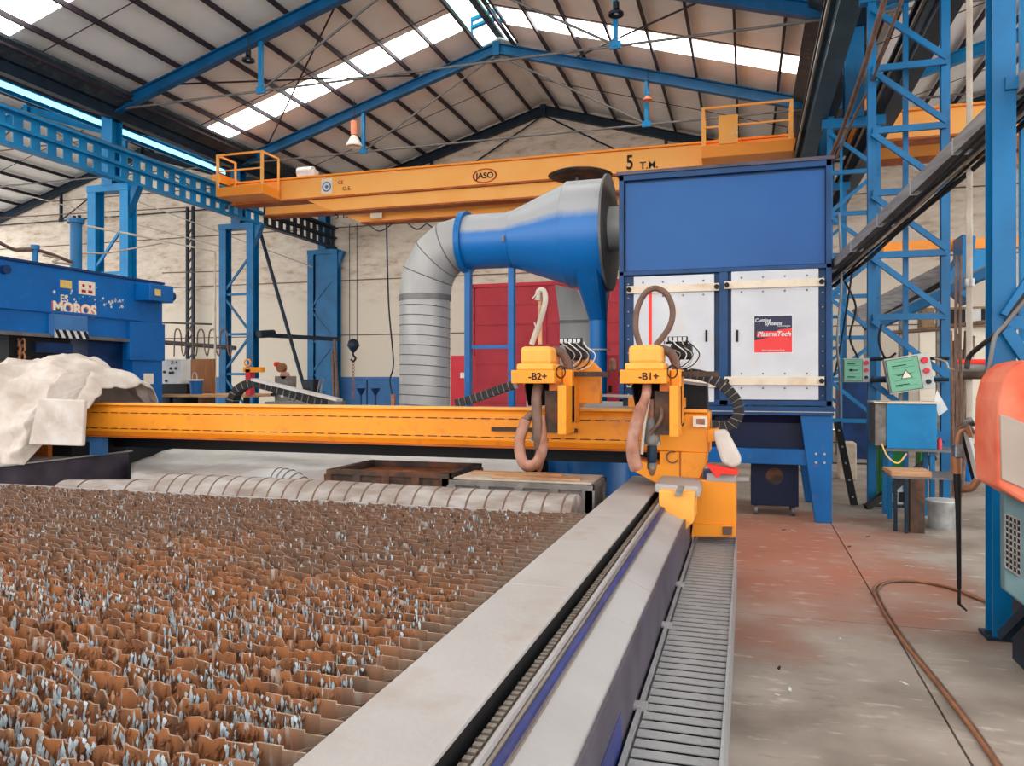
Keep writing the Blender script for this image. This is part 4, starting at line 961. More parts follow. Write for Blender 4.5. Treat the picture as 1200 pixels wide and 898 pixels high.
# sign
sa, sb = at(884, 371, y=CY), at(928, 413, y=CY); ys_ = CY - .034
sx0, sx1, sz1, sz0 = sa.x, sb.x, sa.z, sb.z; sw, sh = sx1 - sx0, sz1 - sz0
B(sx0 - .012, sx1 + .012, ys_, CY - .028, sz0 - .012, sz1 + .012).build('sign', 'white_paint', d2)
MB().prism([(sx0, ys_ - .002, sz0), (sx1, ys_ - .002, sz0), (sx1, ys_ - .002, sz0 + sh * .66), (sx0 + sw * .65, ys_ - .002, sz0 + sh * .62), (sx0 + sw * .35, ys_ - .002, sz0 + sh * .4), (sx0, ys_ - .002, sz0 + sh * .33)], (0, .002, 0)).build('sign_print', 'sign_red', d2)
MB().prism([(sx0, ys_ - .001, sz0), (sx1, ys_ - .001, sz0), (sx1, ys_ - .001, sz1), (sx0, ys_ - .001, sz1)], (0, .001, 0)).build('sign_print', 'sign_navy', d2)
text('Cutting', 'lettering', 'white_paint', d2, (sx0 + sw * .22, ys_ - .005, sz0 + sh * .88), .058, off=.001, ext=.0005, shear=.2)
text('Systems', 'lettering', 'white_paint', d2, (sx0 + sw * .5, ys_ - .005, sz0 + sh * .79), .058, off=.001, ext=.0005, shear=.2)
text('Technologies', 'lettering', 'white_paint', d2, (sx0 + sw * .78, ys_ - .005, sz0 + sh * .72), .028, ext=.0005)
B(sx0 + sw * .07, sx1 - sw * .05, ys_ - .0035, ys_ - .002, sz0 + sh * .42, sz0 + sh * .58).build('sign_band', 'sign_red', d2)
text('PlasmaTech', 'lettering', 'white_paint', d2, (sx0 + sw * .52, ys_ - .006, sz0 + sh * .5), .078, off=.0015, ext=.0005, shear=.25)
text('www.plasmatech.es', 'lettering', 'white_paint', d2, (sx0 + sw * .5, ys_ - .005, sz0 + sh * .06), .032, ext=.0005)
# hoppers, legs, rails
for (xa, xb) in ((CX0 + .1, -.35), (-.2, CX1 - .1)):
    m = MB(); za, zb = CZ0 - .11, .8
    top = [(xa, CY + .05, za), (xb, CY + .05, za), (xb, CY + 1.5, za), (xa, CY + 1.5, za)]
    cx_ = (xa + xb) / 2; bot = [(cx_ - .42, CY + .35, zb), (cx_ + .42, CY + .35, zb), (cx_ + .42, CY + 1.1, zb), (cx_ - .42, CY + 1.1, zb)]
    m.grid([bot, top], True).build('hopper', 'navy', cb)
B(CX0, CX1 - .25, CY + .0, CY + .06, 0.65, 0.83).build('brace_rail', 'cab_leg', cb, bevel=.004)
B(CX0 + .1, CX1 - .1, CY + .12, CY + .2, .8, CZ0 - .11).build('shade_backing', 'navy', cb)  # dark sheet added in place of the shaded interior behind the legs
for sx, x in ((1, CX1), (-1, CX0)):
    for y in (CY - .04, CY + 1.5):
        MB().prism([(x, y, 0), (x - sx * .18, y, 0), (x - sx * .34, y, CZ0 - .11), (x, y, CZ0 - .11)], (0, .08, 0)).build('leg', 'cab_leg', cb, bevel=.006)
for dx in (-.17, -.08):
    for dz_ in (.69, .79): MB().cyl((CX1 + dx, CY - .06, dz_), (CX1 + dx, CY - .03, dz_), .014, n=8).build('bolt', 'galv', cb)
for i, (u, lb) in enumerate(((908, 'dark blue wheeled dust bin under the right half of the filter cabinet'),)):
    a, b = at(880, 560, y=9.75), at(936, 560, y=9.75)
    t = thing('dust_bin', ((a.x + b.x) / 2, 10, 0), lb, 'bin')
    B(a.x, b.x, 9.75, 10.35, .12, .66).build('body', 'navy', t, bevel=.01)
    cx_ = (a.x + b.x) / 2; MB().cyl((cx_, 9.74, .48), (cx_, 9.75, .48), .1).build('round_label', 'crate_rust', t)
    for x in (a.x + .06, b.x - .06):
        for y in (9.82, 10.28): MB().cyl((x - .02, y, .06), (x + .02, y, .06), .06, n=14).build('caster', 'galv_dark', t)
a = at(985, 500, y=CY + .4)
t = thing('ladder_bracket', at(998, 530, y=11.6), 'black perforated steel bar leaning beside the filter cabinet leg', 'steel bar')
pa, pb = at(981, 495, y=11.2), at(1001, 592, z=0)
MB().bar(pa, pb, .05, .09, up=(1, 0, 0)).build('bar', 'black', t)
for k in range(5):
    q = pa.lerp(pb, .1 + .2 * k) + Vector((0, -.05, 0)); MB().cyl(q, q + Vector((0, .05, 0)), .014, n=8).build('hole', 'galv', t)

# ------------------------------------------------------------------ big duct
DY = 10.3
def X(u): return at(u, 400, y=DY).x
xv = X(498); rv = .365
dt = thing('exhaust_duct', (xv, DY, 0), 'large grey galvanised duct rising and bending into a blue pipe, left of the filter cabinet', 'duct')
MB().tube([(xv, DY, 0), (xv, DY, 2.82)], rv, 40).build('riser', 'galv', dt, smooth=True)
for k in range(20):
    z = .12 + k * .142
    rows = []
    MB().tube([Vector((xv + math.cos(a) * (rv + .003), DY + math.sin(a) * (rv + .003), z + .03 * math.cos(a + 2.2))) for a in [2 * PI * i / 32 for i in range(33)]], .006, 4).build('seam', 'galv_dark', dt)
zc = at(570, 283, y=DY).z; xe_ = X(545)
# mitred elbow
prev = None; cz = 2.86; Rb = zc - cz; Rx = xe_ - xv
nodes = [(xv, cz)] + [(xv + Rx * (1 - math.cos(t)), cz + Rb * math.sin(t)) for t in [PI / 2 * (k + .5) / 4 * 1.0 for k in range(4)]] + [(xe_, zc)]
def ring(c, tdir, r, n=40):
    s1 = Vector((0, 1, 0)); u_ = tdir.cross(s1).normalized(); return [Vector(c) + s1 * math.cos(2 * PI * i / n) * r + u_ * math.sin(2 * PI * i / n) * r for i in range(n)]
secs = []
for k in range(5):
    t = PI / 2 * k / 4; c = Vector((xv + Rx * (1 - math.cos(t)), DY, cz + Rb * math.sin(t))); td = Vector((math.sin(t), 0, math.cos(t)))
    secs.append(ring(c, td, rv + .01))
for k in range(4):
    MB().grid([secs[k], secs[k + 1]], True).build('elbow_segment', 'galv', dt, smooth=True)
for k in range(1, 5):
    MB().tube(secs[k] + secs[k][:1], .008, 5).build('seam', 'galv_dark', dt)
MB().tube([(xv, DY, 2.78), (xv, DY, 2.86)], rv + .015, 40).build('collar', 'galv_dark', dt, smooth=True)
MB().tube([(xe_ - .02, DY, zc), (xe_ + .06, DY, zc)], .44, 40).build('flange', 'pipe_blue', dt)
xb_ = X(600)
MB().tube([(xe_ + .06, DY, zc), (xb_, DY, zc)], .385, 40).build('blue_pipe', 'duct_blue', dt, smooth=True)
MB().tube([(xb_ - .02, DY, zc), (xb_ + .03, DY, zc)], .40, 40).build('collar', 'duct_blue', dt, smooth=True)
xc1, xc2 = X(668), X(713)
zc2 = zc + .02
MB().tube([(xb_, DY, zc), (xc1, DY, zc2)], [.385, .70], 48).build('cone', 'duct_blue', dt, smooth=True)
# drum with tapering hopper
n = 48; prof = []
def drum_section(x):
    out = []
    for i in range(n):
        a = 2 * PI * i / n; yy = math.sin(a) * .72; zz = math.cos(a) * .72
        out.append(Vector((x, DY + yy, zc2 + zz)))
    return out
MB().grid([drum_section(xc1), drum_section(xc2)], True).add(drum_section(xc2), [tuple(range(n))]).build('drum', 'duct_blue', dt, smooth=True)
MB().tube([(xc2, DY, zc2), (xc2 + .03, DY, zc2)], .78, 48).build('flange', 'galv_dark', dt)
xp = X(701); zb = at(701, 376, y=DY).z
rows = []
for f in (0, .35, 1):
    row = []; zz = zc2 - .15 + (zb - zc2 + .15) * f
    for i in range(32):
        a = 2 * PI * i / 32; cx_ = ((xc1 + xc2) / 2) * (1 - f) + xp * f
        rx = (xc2 - xc1) / 2 * (1 - f) + .12 * f; ry = .70 * (1 - f) + .12 * f
        k_ = (1 - f)
        sqx = max(-1, min(1, math.cos(a) * (1 + .35 * k_))); sqy = max(-1, min(1, math.sin(a) * (1 + .35 * k_)))
        row.append(Vector((cx_ + rx * sqx, DY + ry * sqy, zz)))
    rows.append(row)
MB().grid(rows, True).build('hopper', 'cab_leg', dt)
MB().tube([(xp, DY, .4), (xp, DY, zb + .02)], .12, 24).build('drop_pipe', 'pipe_blue', dt, smooth=True)
MB().tube([(xp, DY, at(701, 411, y=DY).z), (xp, DY, at(701, 411, y=DY).z + .02)], .16, 24).build('clamp_ring', 'galv', dt)
MB().tube([(xc2 + .03, DY, zc2 + .05), (CX0 + .05, DY, zc2 + .05)], .3, 32).build('stub_pipe', 'galv', dt, smooth=True)
for u in (549, 600):
    MB().bar((X(u), DY, 0), (X(u), DY, zc - .35), .08, .12).build('support_post', 'pipe_blue', dt)
for zz in (2.1,): MB().bar((X(549), DY, zz), (X(600), DY, zz), .05, .05).build('support_rail', 'pipe_blue', dt)
MB().bar((X(600), DY, zc - .05), (X(600), DY - .42, zc - .05), .03, .08).build('latch', 'galv_dark', dt)
# round cap over the drum
p = at(680, 206, y=11.0)
t = thing('rain_cap', p, 'dark round disc of a vent cap above the blue cone duct', 'vent cap')
MB().tube([p + Vector((0, 0, z)) for z in (-.02, .0, .03)], [.42, .47, .4], 40).build('disc', 'crate_rust', t, smooth=False)
MB().cyl(p + Vector((-.05, 0, 0)), (p.x - .05, 11.0, 4.0), .02, n=8).build('stem', 'galv_dark', t)
# second grey duct behind
y2 = 12.2
a, b = at(656, 400, y=y2), at(692, 400, y=y2)
t = thing('square_duct', ((a.x + b.x) / 2, y2, 0), 'grey sheet metal box duct with a slanted top behind the blue drum', 'duct')
zt = at(670, 378, y=y2).z; zt2 = at(670, 340, y=y2).z
B(a.x, b.x, y2, y2 + .5, 0, zt).build('shaft', 'galv', t)
MB().prism([(a.x - .0, y2, zt + .03), (b.x + .0, y2, zt + .03), (b.x - .22, y2, zt2), (a.x - .08, y2, zt2 + .1)], (0, .5, 0)).build('slanted_hood', 'galv', t)
B(a.x - .02, b.x + .02, y2 - .02, y2 + .52, zt, zt + .04).build('flange', 'galv_dark', t)

# red lockers
a, b = at(528, 417, y=16), at(551, 473, y=16)
t = thing('metal_locker', ((a.x + b.x) / 2, 16.2, 0), 'narrow red locker with a white label beside the grey duct riser', 'locker')
B(a.x, b.x, 16, 16.4, 0, a.z).build('body', 'red', t, bevel=.01)
p = at(543, 440, y=16); B(p.x - .07, p.x + .07, 15.985, 16, p.z - .06, p.z + .06).build('label_card', 'sticker', t)
a, b = at(711, 416, y=13), at(728, 475, y=13)
t = thing('metal_locker', ((a.x + b.x) / 2, 13.2, 0), 'red cabinet with an oval slot between the blue drop pipe and the filter cabinet', 'locker')
B(a.x, b.x + .25, 13, 13.4, 0, a.z).build('body', 'red', t, bevel=.01)
p = at(718, 428, y=13); MB().tube([p + Vector((0, -.01, z)) for z in (-.12, -.08, .08, .12)], [.03, .06, .06, .03], 12).build('oval_slot', 'hose_pink', t)
p = at(715, 456, y=13); B(p.x - .03, p.x + .03, 12.985, 13, p.z - .06, p.z + .06).build('handle', 'black', t)

# ================================================================== PRESS ON THE LEFT
XP = -11.0
pr = thing('press_brake', (XP - .6, 9, 0), 'big blue hydraulic press with worn white lettering standing at the left edge', 'press')
ye = 12.45
MB().prism([(XP, 5.5, 2.36), (XP, ye, 2.36), (XP, ye, 3.5), (XP, 5.5, 3.5)], (-1.0, 0, 0)).build('upper_beam', 'press_blue', pr, bevel=.01)
B(XP - 1.0, XP + .04, 5.5, ye + .02, 3.5, 3.54).build('top_plate', 'press_dark', pr)
B(XP - .01, XP + .05, 5.5, 11.9, 2.74, 2.78).build('ledge', 'press_blue', pr)
B(XP - .01, XP + .05, 5.5, 11.6, 2.33, 2.39).build('bottom_lip', 'galv_dark', pr)
B(XP - .9, XP, 11.7, ye, 0, 2.36).build('side_frame', 'press_blue', pr, bevel=.01)
B(XP - .9, XP - .25, 10.9, 11.7, 0, 2.36).build('inner_frame', 'press_dark', pr)
q0, q1 = at(150, 345, x=XP), at(189, 350, x=XP)
B(XP, XP + .35, at(158, 350, x=XP).y, 12.35, 3.12, 3.44).build('valve_box', 'press_blue', pr, bevel=.01)
B(XP - .02, XP + .06, 11.55, ye, 2.0, 2.72).build('gusset', 'press_blue', pr, bevel=.005)
B(XP + .355, XP + .36, 11.85, 12.0, 3.22, 3.34).build('sticker', 'sticker_yellow', pr)
B(XP + .005, XP + .01, 11.95, 12.2, 1.55, 1.75).build('sticker', 'sticker', pr)
MB().cyl((XP + .1, 12.35, 3.28), (XP + .1, 12.6, 3.28), .1).build('end_cap', 'press_dark', pr, smooth=True)
yR, yU = (0, 1, 0), (0, 0, 1)
def on_press(u, v): return at(u, v, x=XP)
p = on_press(88, 363); text('MOROS', 'lettering', 'sticker', pr, (XP + .006, p.y, p.z), .26, right=yR, up=yU, off=.012, wscale=.98)
p = on_press(88, 363); text('MOROS', 'lettering', 'ink_orange', pr, (XP + .003, p.y - .015, p.z - .012), .26, right=yR, up=yU, off=.02, wscale=.98)
p = on_press(72, 350); text('ES', 'lettering', 'sticker', pr, (XP + .006, p.y + .05, p.z), .17, right=yR, up=yU, off=.003)
p = on_press(78, 333); B(XP, XP + .006, p.y - .13, p.y + .1, p.z - .07, p.z + .06).build('sticker', 'sticker_yellow', pr)
p = on_press(103, 337); B(XP, XP + .006, p.y - .2, p.y + .15, p.z - .13, p.z + .1).build('sticker', 'sticker', pr)
for dy in (-.1, .04):
    B(XP + .006, XP + .009, p.y + dy - .04, p.y + dy + .05, p.z - .1, p.z - .05).build('sticker_print', 'ink_red', pr)
    MB().cyl((XP + .006, p.y + dy, p.z + .02), (XP + .01, p.y + dy, p.z + .02), .03, n=10).build('sticker_print', 'ink_red', pr)
rr = random.Random(3)
for k in range(46):        # scratched-off paint flecks
    u_ = rr.gauss(90, 12) if k < 16 else rr.uniform(110, 145); v_ = rr.uniform(330, 358) if k < 16 else rr.uniform(349, 361)
    q = on_press(u_, v_); s_ = rr.uniform(.012, .04)
    MB().prism([q + Vector((.002, -s_, 0)), q + Vector((.002, 0, -s_ * .8)), q + Vector((.002, s_ * .7, s_ * .2)), q + Vector((.002, 0, s_))], (.003, 0, 0)).build('paint_fleck', 'white_paint' if k % 3 else 'dado', pr)
# ram under the beam with hazard plate
hy0, hy1 = at(57, 395, x=XP).y, at(96, 395, x=XP).y
hp = B(XP - .05, XP + .12, hy0, hy1, 2.36, 2.72).build('hazard_bracket', 'dado', pr)
B(XP + .12, XP + .13, hy0, hy1, 2.33, 2.46).build('hazard_stripe', 'white_paint', hp)
k = 0; y = hy0
while y < hy1 - .05:
    MB().prism([(XP + .131, y, 2.46), (XP + .131, y + .07, 2.46), (XP + .131, y + .14, 2.33), (XP + .131, y + .07, 2.33)], (.003, 0, 0)).build('black_stripe', 'black', hp); y += .14
y0_, y1_ = at(16, 400, x=XP).y, at(88, 400, x=XP).y
B(XP - .9, XP - .1, y0_, y1_, 1.95, 2.34).build('ram', 'black', pr)
B(XP - .2, XP - .05, at(45, 400, x=XP).y, y1_, 2.08, 2.25).build('ram_rail', 'press_dark', pr)
B(XP - .9, XP - .0, 5.5, 9.9, 1.70, 1.83).build('bed_rail', 'red_bright', pr)
B(XP - .9, XP - .0, 5.5, 9.9, 1.83, 1.88).build('bed_rail', 'black', pr)
B(XP - .9, XP - .0, 5.5, 10.2, .2, 1.70).build('lower_bed', 'press_dark', pr)
q = on_press(4, 316); MB().cyl(q, q + Vector((.08, 0, 0)), .07).build('port', 'press_dark', pr)
# fittings on top
q = at(89, 300, y=12.2)
for (u, v0, v1, r_) in ((89, 315, 262, .1), (41, 310, 293, .05)):
    a_ = at(u, v0 + 4, x=XP - .4); b_ = at(u, v1, x=XP - .4)
    MB().tube([a_, b_], r_, 14).build('hydraulic_cylinder', 'steel_blue', pr, smooth=True)
    MB().tube([b_, b_ + Vector((0, 0, .08))], r_ * 1.4, 14).build('cylinder_cap', 'steel_blue', pr)
MB().tube(arc([at(-5, 282, x=XP - .4), at(15, 292, x=XP - .4), at(30, 293, x=XP - .4), at(41, 293, x=XP - .4), at(60, 298, x=XP - .4), at(85, 308, x=XP - .4)]), .03, 8).build('hydraulic_hose', 'hose_brown', pr, smooth=True)
MB().tube(arc([at(50, 299, x=XP - .4), at(70, 303, x=XP - .4), at(62, 307, x=XP - .4), at(85, 310, x=XP - .4)]), .02, 8).build('hydraulic_hose', 'beige_pipe', pr, smooth=True)
t = thing('vent_pipe', at(86, 262, y=13.5), 'thin bent white pipe running over the press towards the wall', 'pipe')
MB().tube([at(86, 262, y=13.5), at(150, 274, y=14), at(252, 295, y=15), at(252, 462, y=15)], .025, 8).build('pipe', 'beige_pipe', t)
MB().tube([at(95, 297, y=13.5), at(125, 297, y=14), at(190, 285, y=15)], .02, 8).build('pipe', 'beige_pipe', t)
# rusty chain in the corner
m = MB()
for k in range(16):
    q = at(2 + (k % 5) * 5 + rr.uniform(-2, 2), 402 + (k // 5) * 7 + rr.uniform(-2, 2), y=9.4)
    m.tube(arc([q, q + Vector((.08, 0, .05)), q + Vector((.1, 0, -.04)), q + Vector((.02, 0, -.09)), q], 4), .015, 5)
tag(m.build('rusty_chain', 'copper'), 'heap of rusty chain links hanging under the press at the left edge', 'chain')
for (u0, u1, v0, v1, lb) in ((0, 40, 428, 442, 'orange-red steel bar lying on the press bed behind the tarpaulin'),): pass
# electrical box, board, bucket
t = thing('electrical_box', at(201, 468, y=13.2), 'white perforated electrical box beside the press side frame', 'electrical box')
a, b = at(190, 421, y=13.2), at(212, 450, y=13.2)
B(a.x, b.x, 13.2, 13.5, b.z, a.z).build('box', 'white_paint', t, bevel=.01)
for k in range(9):
    x_ = rr.uniform(a.x + .05, b.x - .05); z_ = rr.uniform(b.z + .06, a.z - .05); MB().cyl((x_, 13.18, z_), (x_, 13.2, z_), rr.choice((.015, .03)), n=8).build('switch', 'rubber', t)
B(a.x - .05, b.x + .1, 13.25, 13.6, 0, b.z).build('stand', 'black', t)
a, b = at(212, 421, y=14), at(251, 470, y=14)
tag(B(a.x, b.x, 14, 14.04, 0, a.z).build('wooden_board', 'wood'), 'upright brown wooden board behind the blue bucket', 'board')
a, b = at(222, 445, y=13.3), at(238, 464, y=13.3)
t = thing('bench', (a.x, 13.2, 0), 'low dusty bench top behind the left part of the orange beam', 'bench')
B(at(190, 460, y=13).x, at(290, 460, y=13).x, 12.9, 14.6, 1.28, 1.33).build('top', 'planks', t)
for u in (195, 285): B(at(u, 460, y=13).x, at(u, 460, y=13).x + .08, 13, 13.1, 0, 1.28).build('leg', 'black', t)
t = thing('bucket', ((a.x + b.x) / 2, 13.3, 1.33), 'blue plastic bucket on the bench before the wooden board', 'bucket')
xc_ = (a.x + b.x) / 2
MB().tube([(xc_, 13.3, 1.33), (xc_, 13.3, 1.62)], [.115, .135], 20).build('pail', 'barrel_blue', t, smooth=True)
MB().tube([(xc_, 13.3, 1.61), (xc_, 13.3, 1.64)], .145, 20).build('rim', 'lamp_white', t)
MB().tube([Vector((xc_ - .04 + math.cos(a_) * .06, 13.3, 1.68 + math.sin(a_) * .1)) for a_ in [2 * PI * i / 12 for i in range(13)]], .01, 6).build('handle', 'beige_pipe', t)
# jib arms + festoon
t = thing('jib_arm', at(190, 405, y=18), 'grey horizontal pipe arm with hanging cable loops left of the second column', 'jib arm')
MB().tube([at(185, 401, y=19), at(276, 408, y=21.4)], .07, 12).build('arm', 'galv_dark', t, smooth=True)
MB().tube([at(185, 378, y=19), at(248, 380, y=20.5)], .03, 8).build('upper_rod', 'galv_dark', t)
for k in range(5):
    u0 = 204 + k * 13.5; rl = k % 2
    MB().tube(arc([at(u0, 418 if k < 1 else 404, y=19.3), at(u0 + 1, 390, y=19.3), at(u0 + 5, 386, y=19.3), at(u0 + 8, 392, y=19.3), at(u0 + 9, 410, y=19.3), at(u0 + 12, 417, y=19.3), at(u0 + 14, 405, y=19.3)]), .02, 6).build('cable_loop', 'hose_brown', t, smooth=True)
t = thing('jib_arm', at(300, 395, y=21), 'dark horizontal jib arm between the second and third left columns', 'jib arm')
MB().bar(at(296, 392, y=21.3), at(398, 398, y=24.5), .12, .14).build('arm', 'steel_dark', t)
MB().tube([at(303, 392, y=21.3), at(320, 391, y=22)], .13, 10).build('motor', 'steel_dark', t)
t = tag(MB().cyl(at(302, 262, y=22), at(371, 505, y=22.3), .06, n=8).build('brace_pole', 'steel_dark'), 'long black pole leaning diagonally between the second and third left columns', 'pole')
# thin dark wall post
t = thing('wall_post', at(223, 470, y=26.6), 'thin dark lattice post standing against the far wall on the left', 'post')
p = at(223, 444, y=26.6)
for dx in (-.14, .14): MB().bar((p.x + dx, 26.6, 0), (p.x + dx, 26.6, 8.8), .1, .1).build('chord', 'steel_dark', t)
for k in range(20): MB().bar((p.x - .14, 26.58, .4 + k * .4), (p.x + .14, 26.58, .7 + k * .4), .04, .06).build('lacing_bar', 'steel_dark', t)
t = dup(t, (at(90, 444, y=26.6).x - p.x, 0, 0), 'thin dark lattice post on the far wall behind the press')
# column-foot clutter by the far wall
p = at(360, 440, y=20)
t = thing('waste_bin', at(363, 460, y=17), 'dark green bin with leaning bars in front of the third left column', 'bin')
a, b = at(355, 445, y=17), at(367, 462, y=17)
B(a.x, b.x, 17, 17.3, 0, a.z).build('body', 'grey_green' if False else 'steel_dark', t)
for k in range(3): MB().cyl(at(366 + k * 4, 468, y=17), at(371 + k * 4, 446 - k, y=17.2), .02, n=6).build('rod', 'crate_grey', t)
for i, (u0, v0, u1, v1, lb) in enumerate(((392, 398, 398, 508, 'thin rusty bar leaning right of the third left column'), (390, 410, 392, 508, 'short rusty bar leaning against the third left column'))):
    tag(MB().cyl(at(u0, v0, y=22), at(u1, v1, y=21.6), .05, n=8).build('leaning_bar', 'hose_brown'), lb, 'bar')
t = thing('grinding_machine', at(330, 445, y=14), 'small rusty orange bench machine with round wheels behind the arched cable chain', 'machine')
for (u, v, r_, mt) in ((328, 431, .1, 'copper'), (332, 440, .08, 'hose_pink'), (323, 427, .05, 'red_bright')):
    q = at(u, v, y=14); MB().cyl(q, q + Vector((0, .12, 0)), r_, n=16).build('wheel', mt, t, smooth=True)
B(at(322, 445, y=14).x, at(338, 445, y=14).x, 14, 14.3, 0, at(330, 441, y=14).z).build('pedestal', 'crate_grey', t)
t = thing('vise_stand', at(290, 450, y=13), 'yellow and red bench vise on a stand right of the second column', 'vise')
q = at(290, 440, y=13); B(q.x - .05, q.x + .06, 13, 13.15, 1.33, q.z + .12).build('column', 'red', t); B(q.x - .1, q.x + .32, 13, 13.12, q.z + .06, q.z + .16).build('jaw', 'yellow', t)
MB().tube([q + Vector((.0 + .07 * math.cos(a_), 0, .25 + .07 * math.sin(a_))) for a_ in [2 * PI * i / 10 for i in range(11)]], .015, 6).build('ring', 'yellow', t)
t = thing('workshop_scrap', at(345, 465, y=12), 'pale scrap pieces heaped behind the arched cable chain', 'scrap')
for k in range(16):
    q = at(rr.uniform(318, 368), rr.uniform(456, 470), y=12 + rr.random()); s_ = rr.uniform(.04, .1)
    MB().obox(q, (s_, s_, s_ * .6), Matrix.Rotation(rr.random() * 3, 3, 'Y')).build('piece', rr.choice(['lamp_white', 'crate_grey', 'rubber', 'red', 'hose_pink']), t)
B(at(310, 470, y=12).x, at(372, 470, y=12).x, 12, 13, 0, at(340, 470, y=12).z - .02).build('trestle', 'crate_grey', t)
# far wall tools on dado
for (u, lb) in ((423, 'left dark tool stand against the blue wall base'), (440, 'right dark tool stand against the blue wall base'), (430, 'thin upright rod against the blue wall base')):
    q = at(u, 455, y=25.5)
    m = MB().cyl((q.x, 25.5, 0), (q.x, 25.5, 1.6 if u == 430 else 1.3), .03, n=6)
    if u != 430: m.tube([(q.x, 25.5, 1.05), (q.x, 25.5, 1.3)], [.04, .18], 10)
    tag(m.build('tool_stand', 'press_dark'), lb, 'stand')

# ------------------------------------------------------------------ lamps
def lamp(u, v, y, r, label, shade, top, h=.35):
    bl = .42 if h > .3 else .15
    p = at(u, v, y=y); t = thing('high_bay_lamp', p, label, 'lamp', 'hanging high bay lamps')
    MB().tube([p + Vector((0, 0, z)) for z in (0, .05, h * .6, h)], [r, r * .98, r * .62, r * .3], 24, cap=False).build('shade', shade, t, smooth=True, solid=.01)
    MB().tube([p + Vector((0, 0, h)), p + Vector((0, 0, h + bl))], r * .42, 16).build('ballast', top, t, smooth=True)
    MB().tube([p + Vector((0, 0, h + bl)), Vector((p.x, p.y, RZ + .1 - abs(p.x - RX) * SL))], .012, 6).build('hanger', 'steel_dark', t)
    MB().tube([p + Vector((0, 0, .03)), p + Vector((0, 0, h * .4))], [r * .3, r * .2], 12).build('bulb', 'lamp_white', t, smooth=True)
    return t
lamp(415, 172, 20.9, .25, 'large lamp with a pale bell shade and salmon top beside the left truss hanger', 'lamp_white', 'lamp_salmon')
lamp(722, 18, 15.9, .16, 'dark ringed lamp at the top centre, by the nearer truss hanger', 'steel_dark', 'steel_dark', .12)
lamp(291, 72, 15.9, .15, 'small dark ringed lamp below the left rafter at the upper left', 'steel_dark', 'steel_dark', .12)
lamp(759, 118, 21.2, .13, 'small pink shaded lamp on the right hanger of the middle truss', 'lamp_salmon', 'steel_light', .15)

# ================================================================== RIGHT SIDE
YB = YC[1]
def panel(u0, v0, u1, v1, y, tilt, label, tri):
    a, b = at(u0, v0, y=y), at(u1, v1, y=y); c = (a + b) / 2; wd = b.x - a.x; hd = a.z - b.z
    t = thing('control_panel', c, label, 'control panel')
    R = Matrix.Rotation(tilt, 3, 'Y'); 
    def ob(dx, dz, w_, h_, d_, dy, name, mat, bev=.003):
        return MB().obox(c + R @ Vector((dx, dy, dz)), (w_, d_, h_), R).build(name, mat, t, bevel=bev)
    ob(0, 0, wd, hd, .12, .06, 'box', 'panel_grey', .008)
    ob(-wd * .12, 0, wd * .68, hd * .88, .02, -.005, 'screen', 'panel_green')
    ob(-wd * .12, 0, wd * .73, hd * .93, .012, .0, 'screen_frame', 'crate_grey')
    for k in range(3): ob(-wd * (.2 if k != 1 else .12), hd * (.26 - .27 * k), wd * .32, .012, .004, -.017, 'printed_line', 'steel_dark', 0)
    for k in range(5): ob(-wd * .12, hd * (.36 - .17 * k), wd * .5, .004, .003, -.017, 'printed_line', 'green', 0)
    for k, mt in enumerate(('red', 'red', 'steel_dark')):
        q = c + R @ Vector((wd * .37, 0, hd * (.3 - .3 * k)))
        MB().cyl(q + Vector((0, -.035, 0)), q, min(wd, hd) * (.09 - .012 * k), n=18).build('button', mt, t, smooth=True)
    if tri:
        q = c + R @ Vector((-wd * .08, -.018, 0)); s_ = hd * .15
        MB().prism([q + R @ Vector(p) for p in ((-s_, 0, -s_ * .8), (s_, 0, -s_ * .8), (0, 0, s_ * .9))], (0, .003, 0)).build('warning_triangle', 'black', t)
        s_ *= .8
        MB().prism([q + R @ Vector((p[0], -.003, p[2] - .004)) for p in ((-s_, 0, -s_ * .8), (s_, 0, -s_ * .8), (0, 0, s_ * .9))], (0, .003, 0)).build('warning_triangle', 'sticker', t)
    MB().bar(c + Vector((-wd * .2, .12, 0)), (c.x - wd * .2, YB - .12, c.z), .03, .03).build('mount', 'black', t)
    return t
panel(1039, 417, 1093, 459, 10.55, -.17, 'tilted grey control box with green face, warning triangle and red buttons', True)
panel(988, 420, 1019, 448, 10.8, 0, 'small grey control box with green face beside the filter cabinet', False)
# column clamps
cl = thing('clamp_rods', (2.0, YB - .3, 1.3), 'black clamp rods holding the tilted control box across the lattice column', 'clamp')
for v in (421, 446): MB().cyl(at(1020, v, y=YB - .2), at(1112, v - 1, y=YB - .2), .022, n=8).build('rod', 'black', cl)
# blue box on stand
a, b = at(1039, 473, y=9.9), at(1098, 527, y=9.9)
t = thing('open_cabinet', ((a.x + b.x) / 2, 10, 0), 'bright blue sheet metal box below the tilted control panel', 'box')
B(a.x, b.x, 9.9, 10.4, b.z, a.z).build('box', 'box_blue', t, bevel=.006)
B(a.x - .12, a.x + .0, 9.92, 10.38, b.z + .03, a.z - .01).build('side_face', 'crate_grey', t)
B(a.x - .14, b.x + .03, 9.88, 10.42, a.z, a.z + .02).build('lid', 'bar_cream', t)
B(a.x - .02, b.x + .2, 9.88, 10.42, b.z - .03, b.z).build('shelf', 'galv_dark', t)
for x in (a.x + .02, b.x - .06):
    B(x, x + .05, 9.95, 10.0, 0, b.z - .03).build('leg', 'steel_blue', t)
    B(x, x + .05, 10.3, 10.35, 0, b.z - .03).build('leg', 'steel_blue', t)
p = at(1101, 520, y=9.95); p.z = b.z + .05
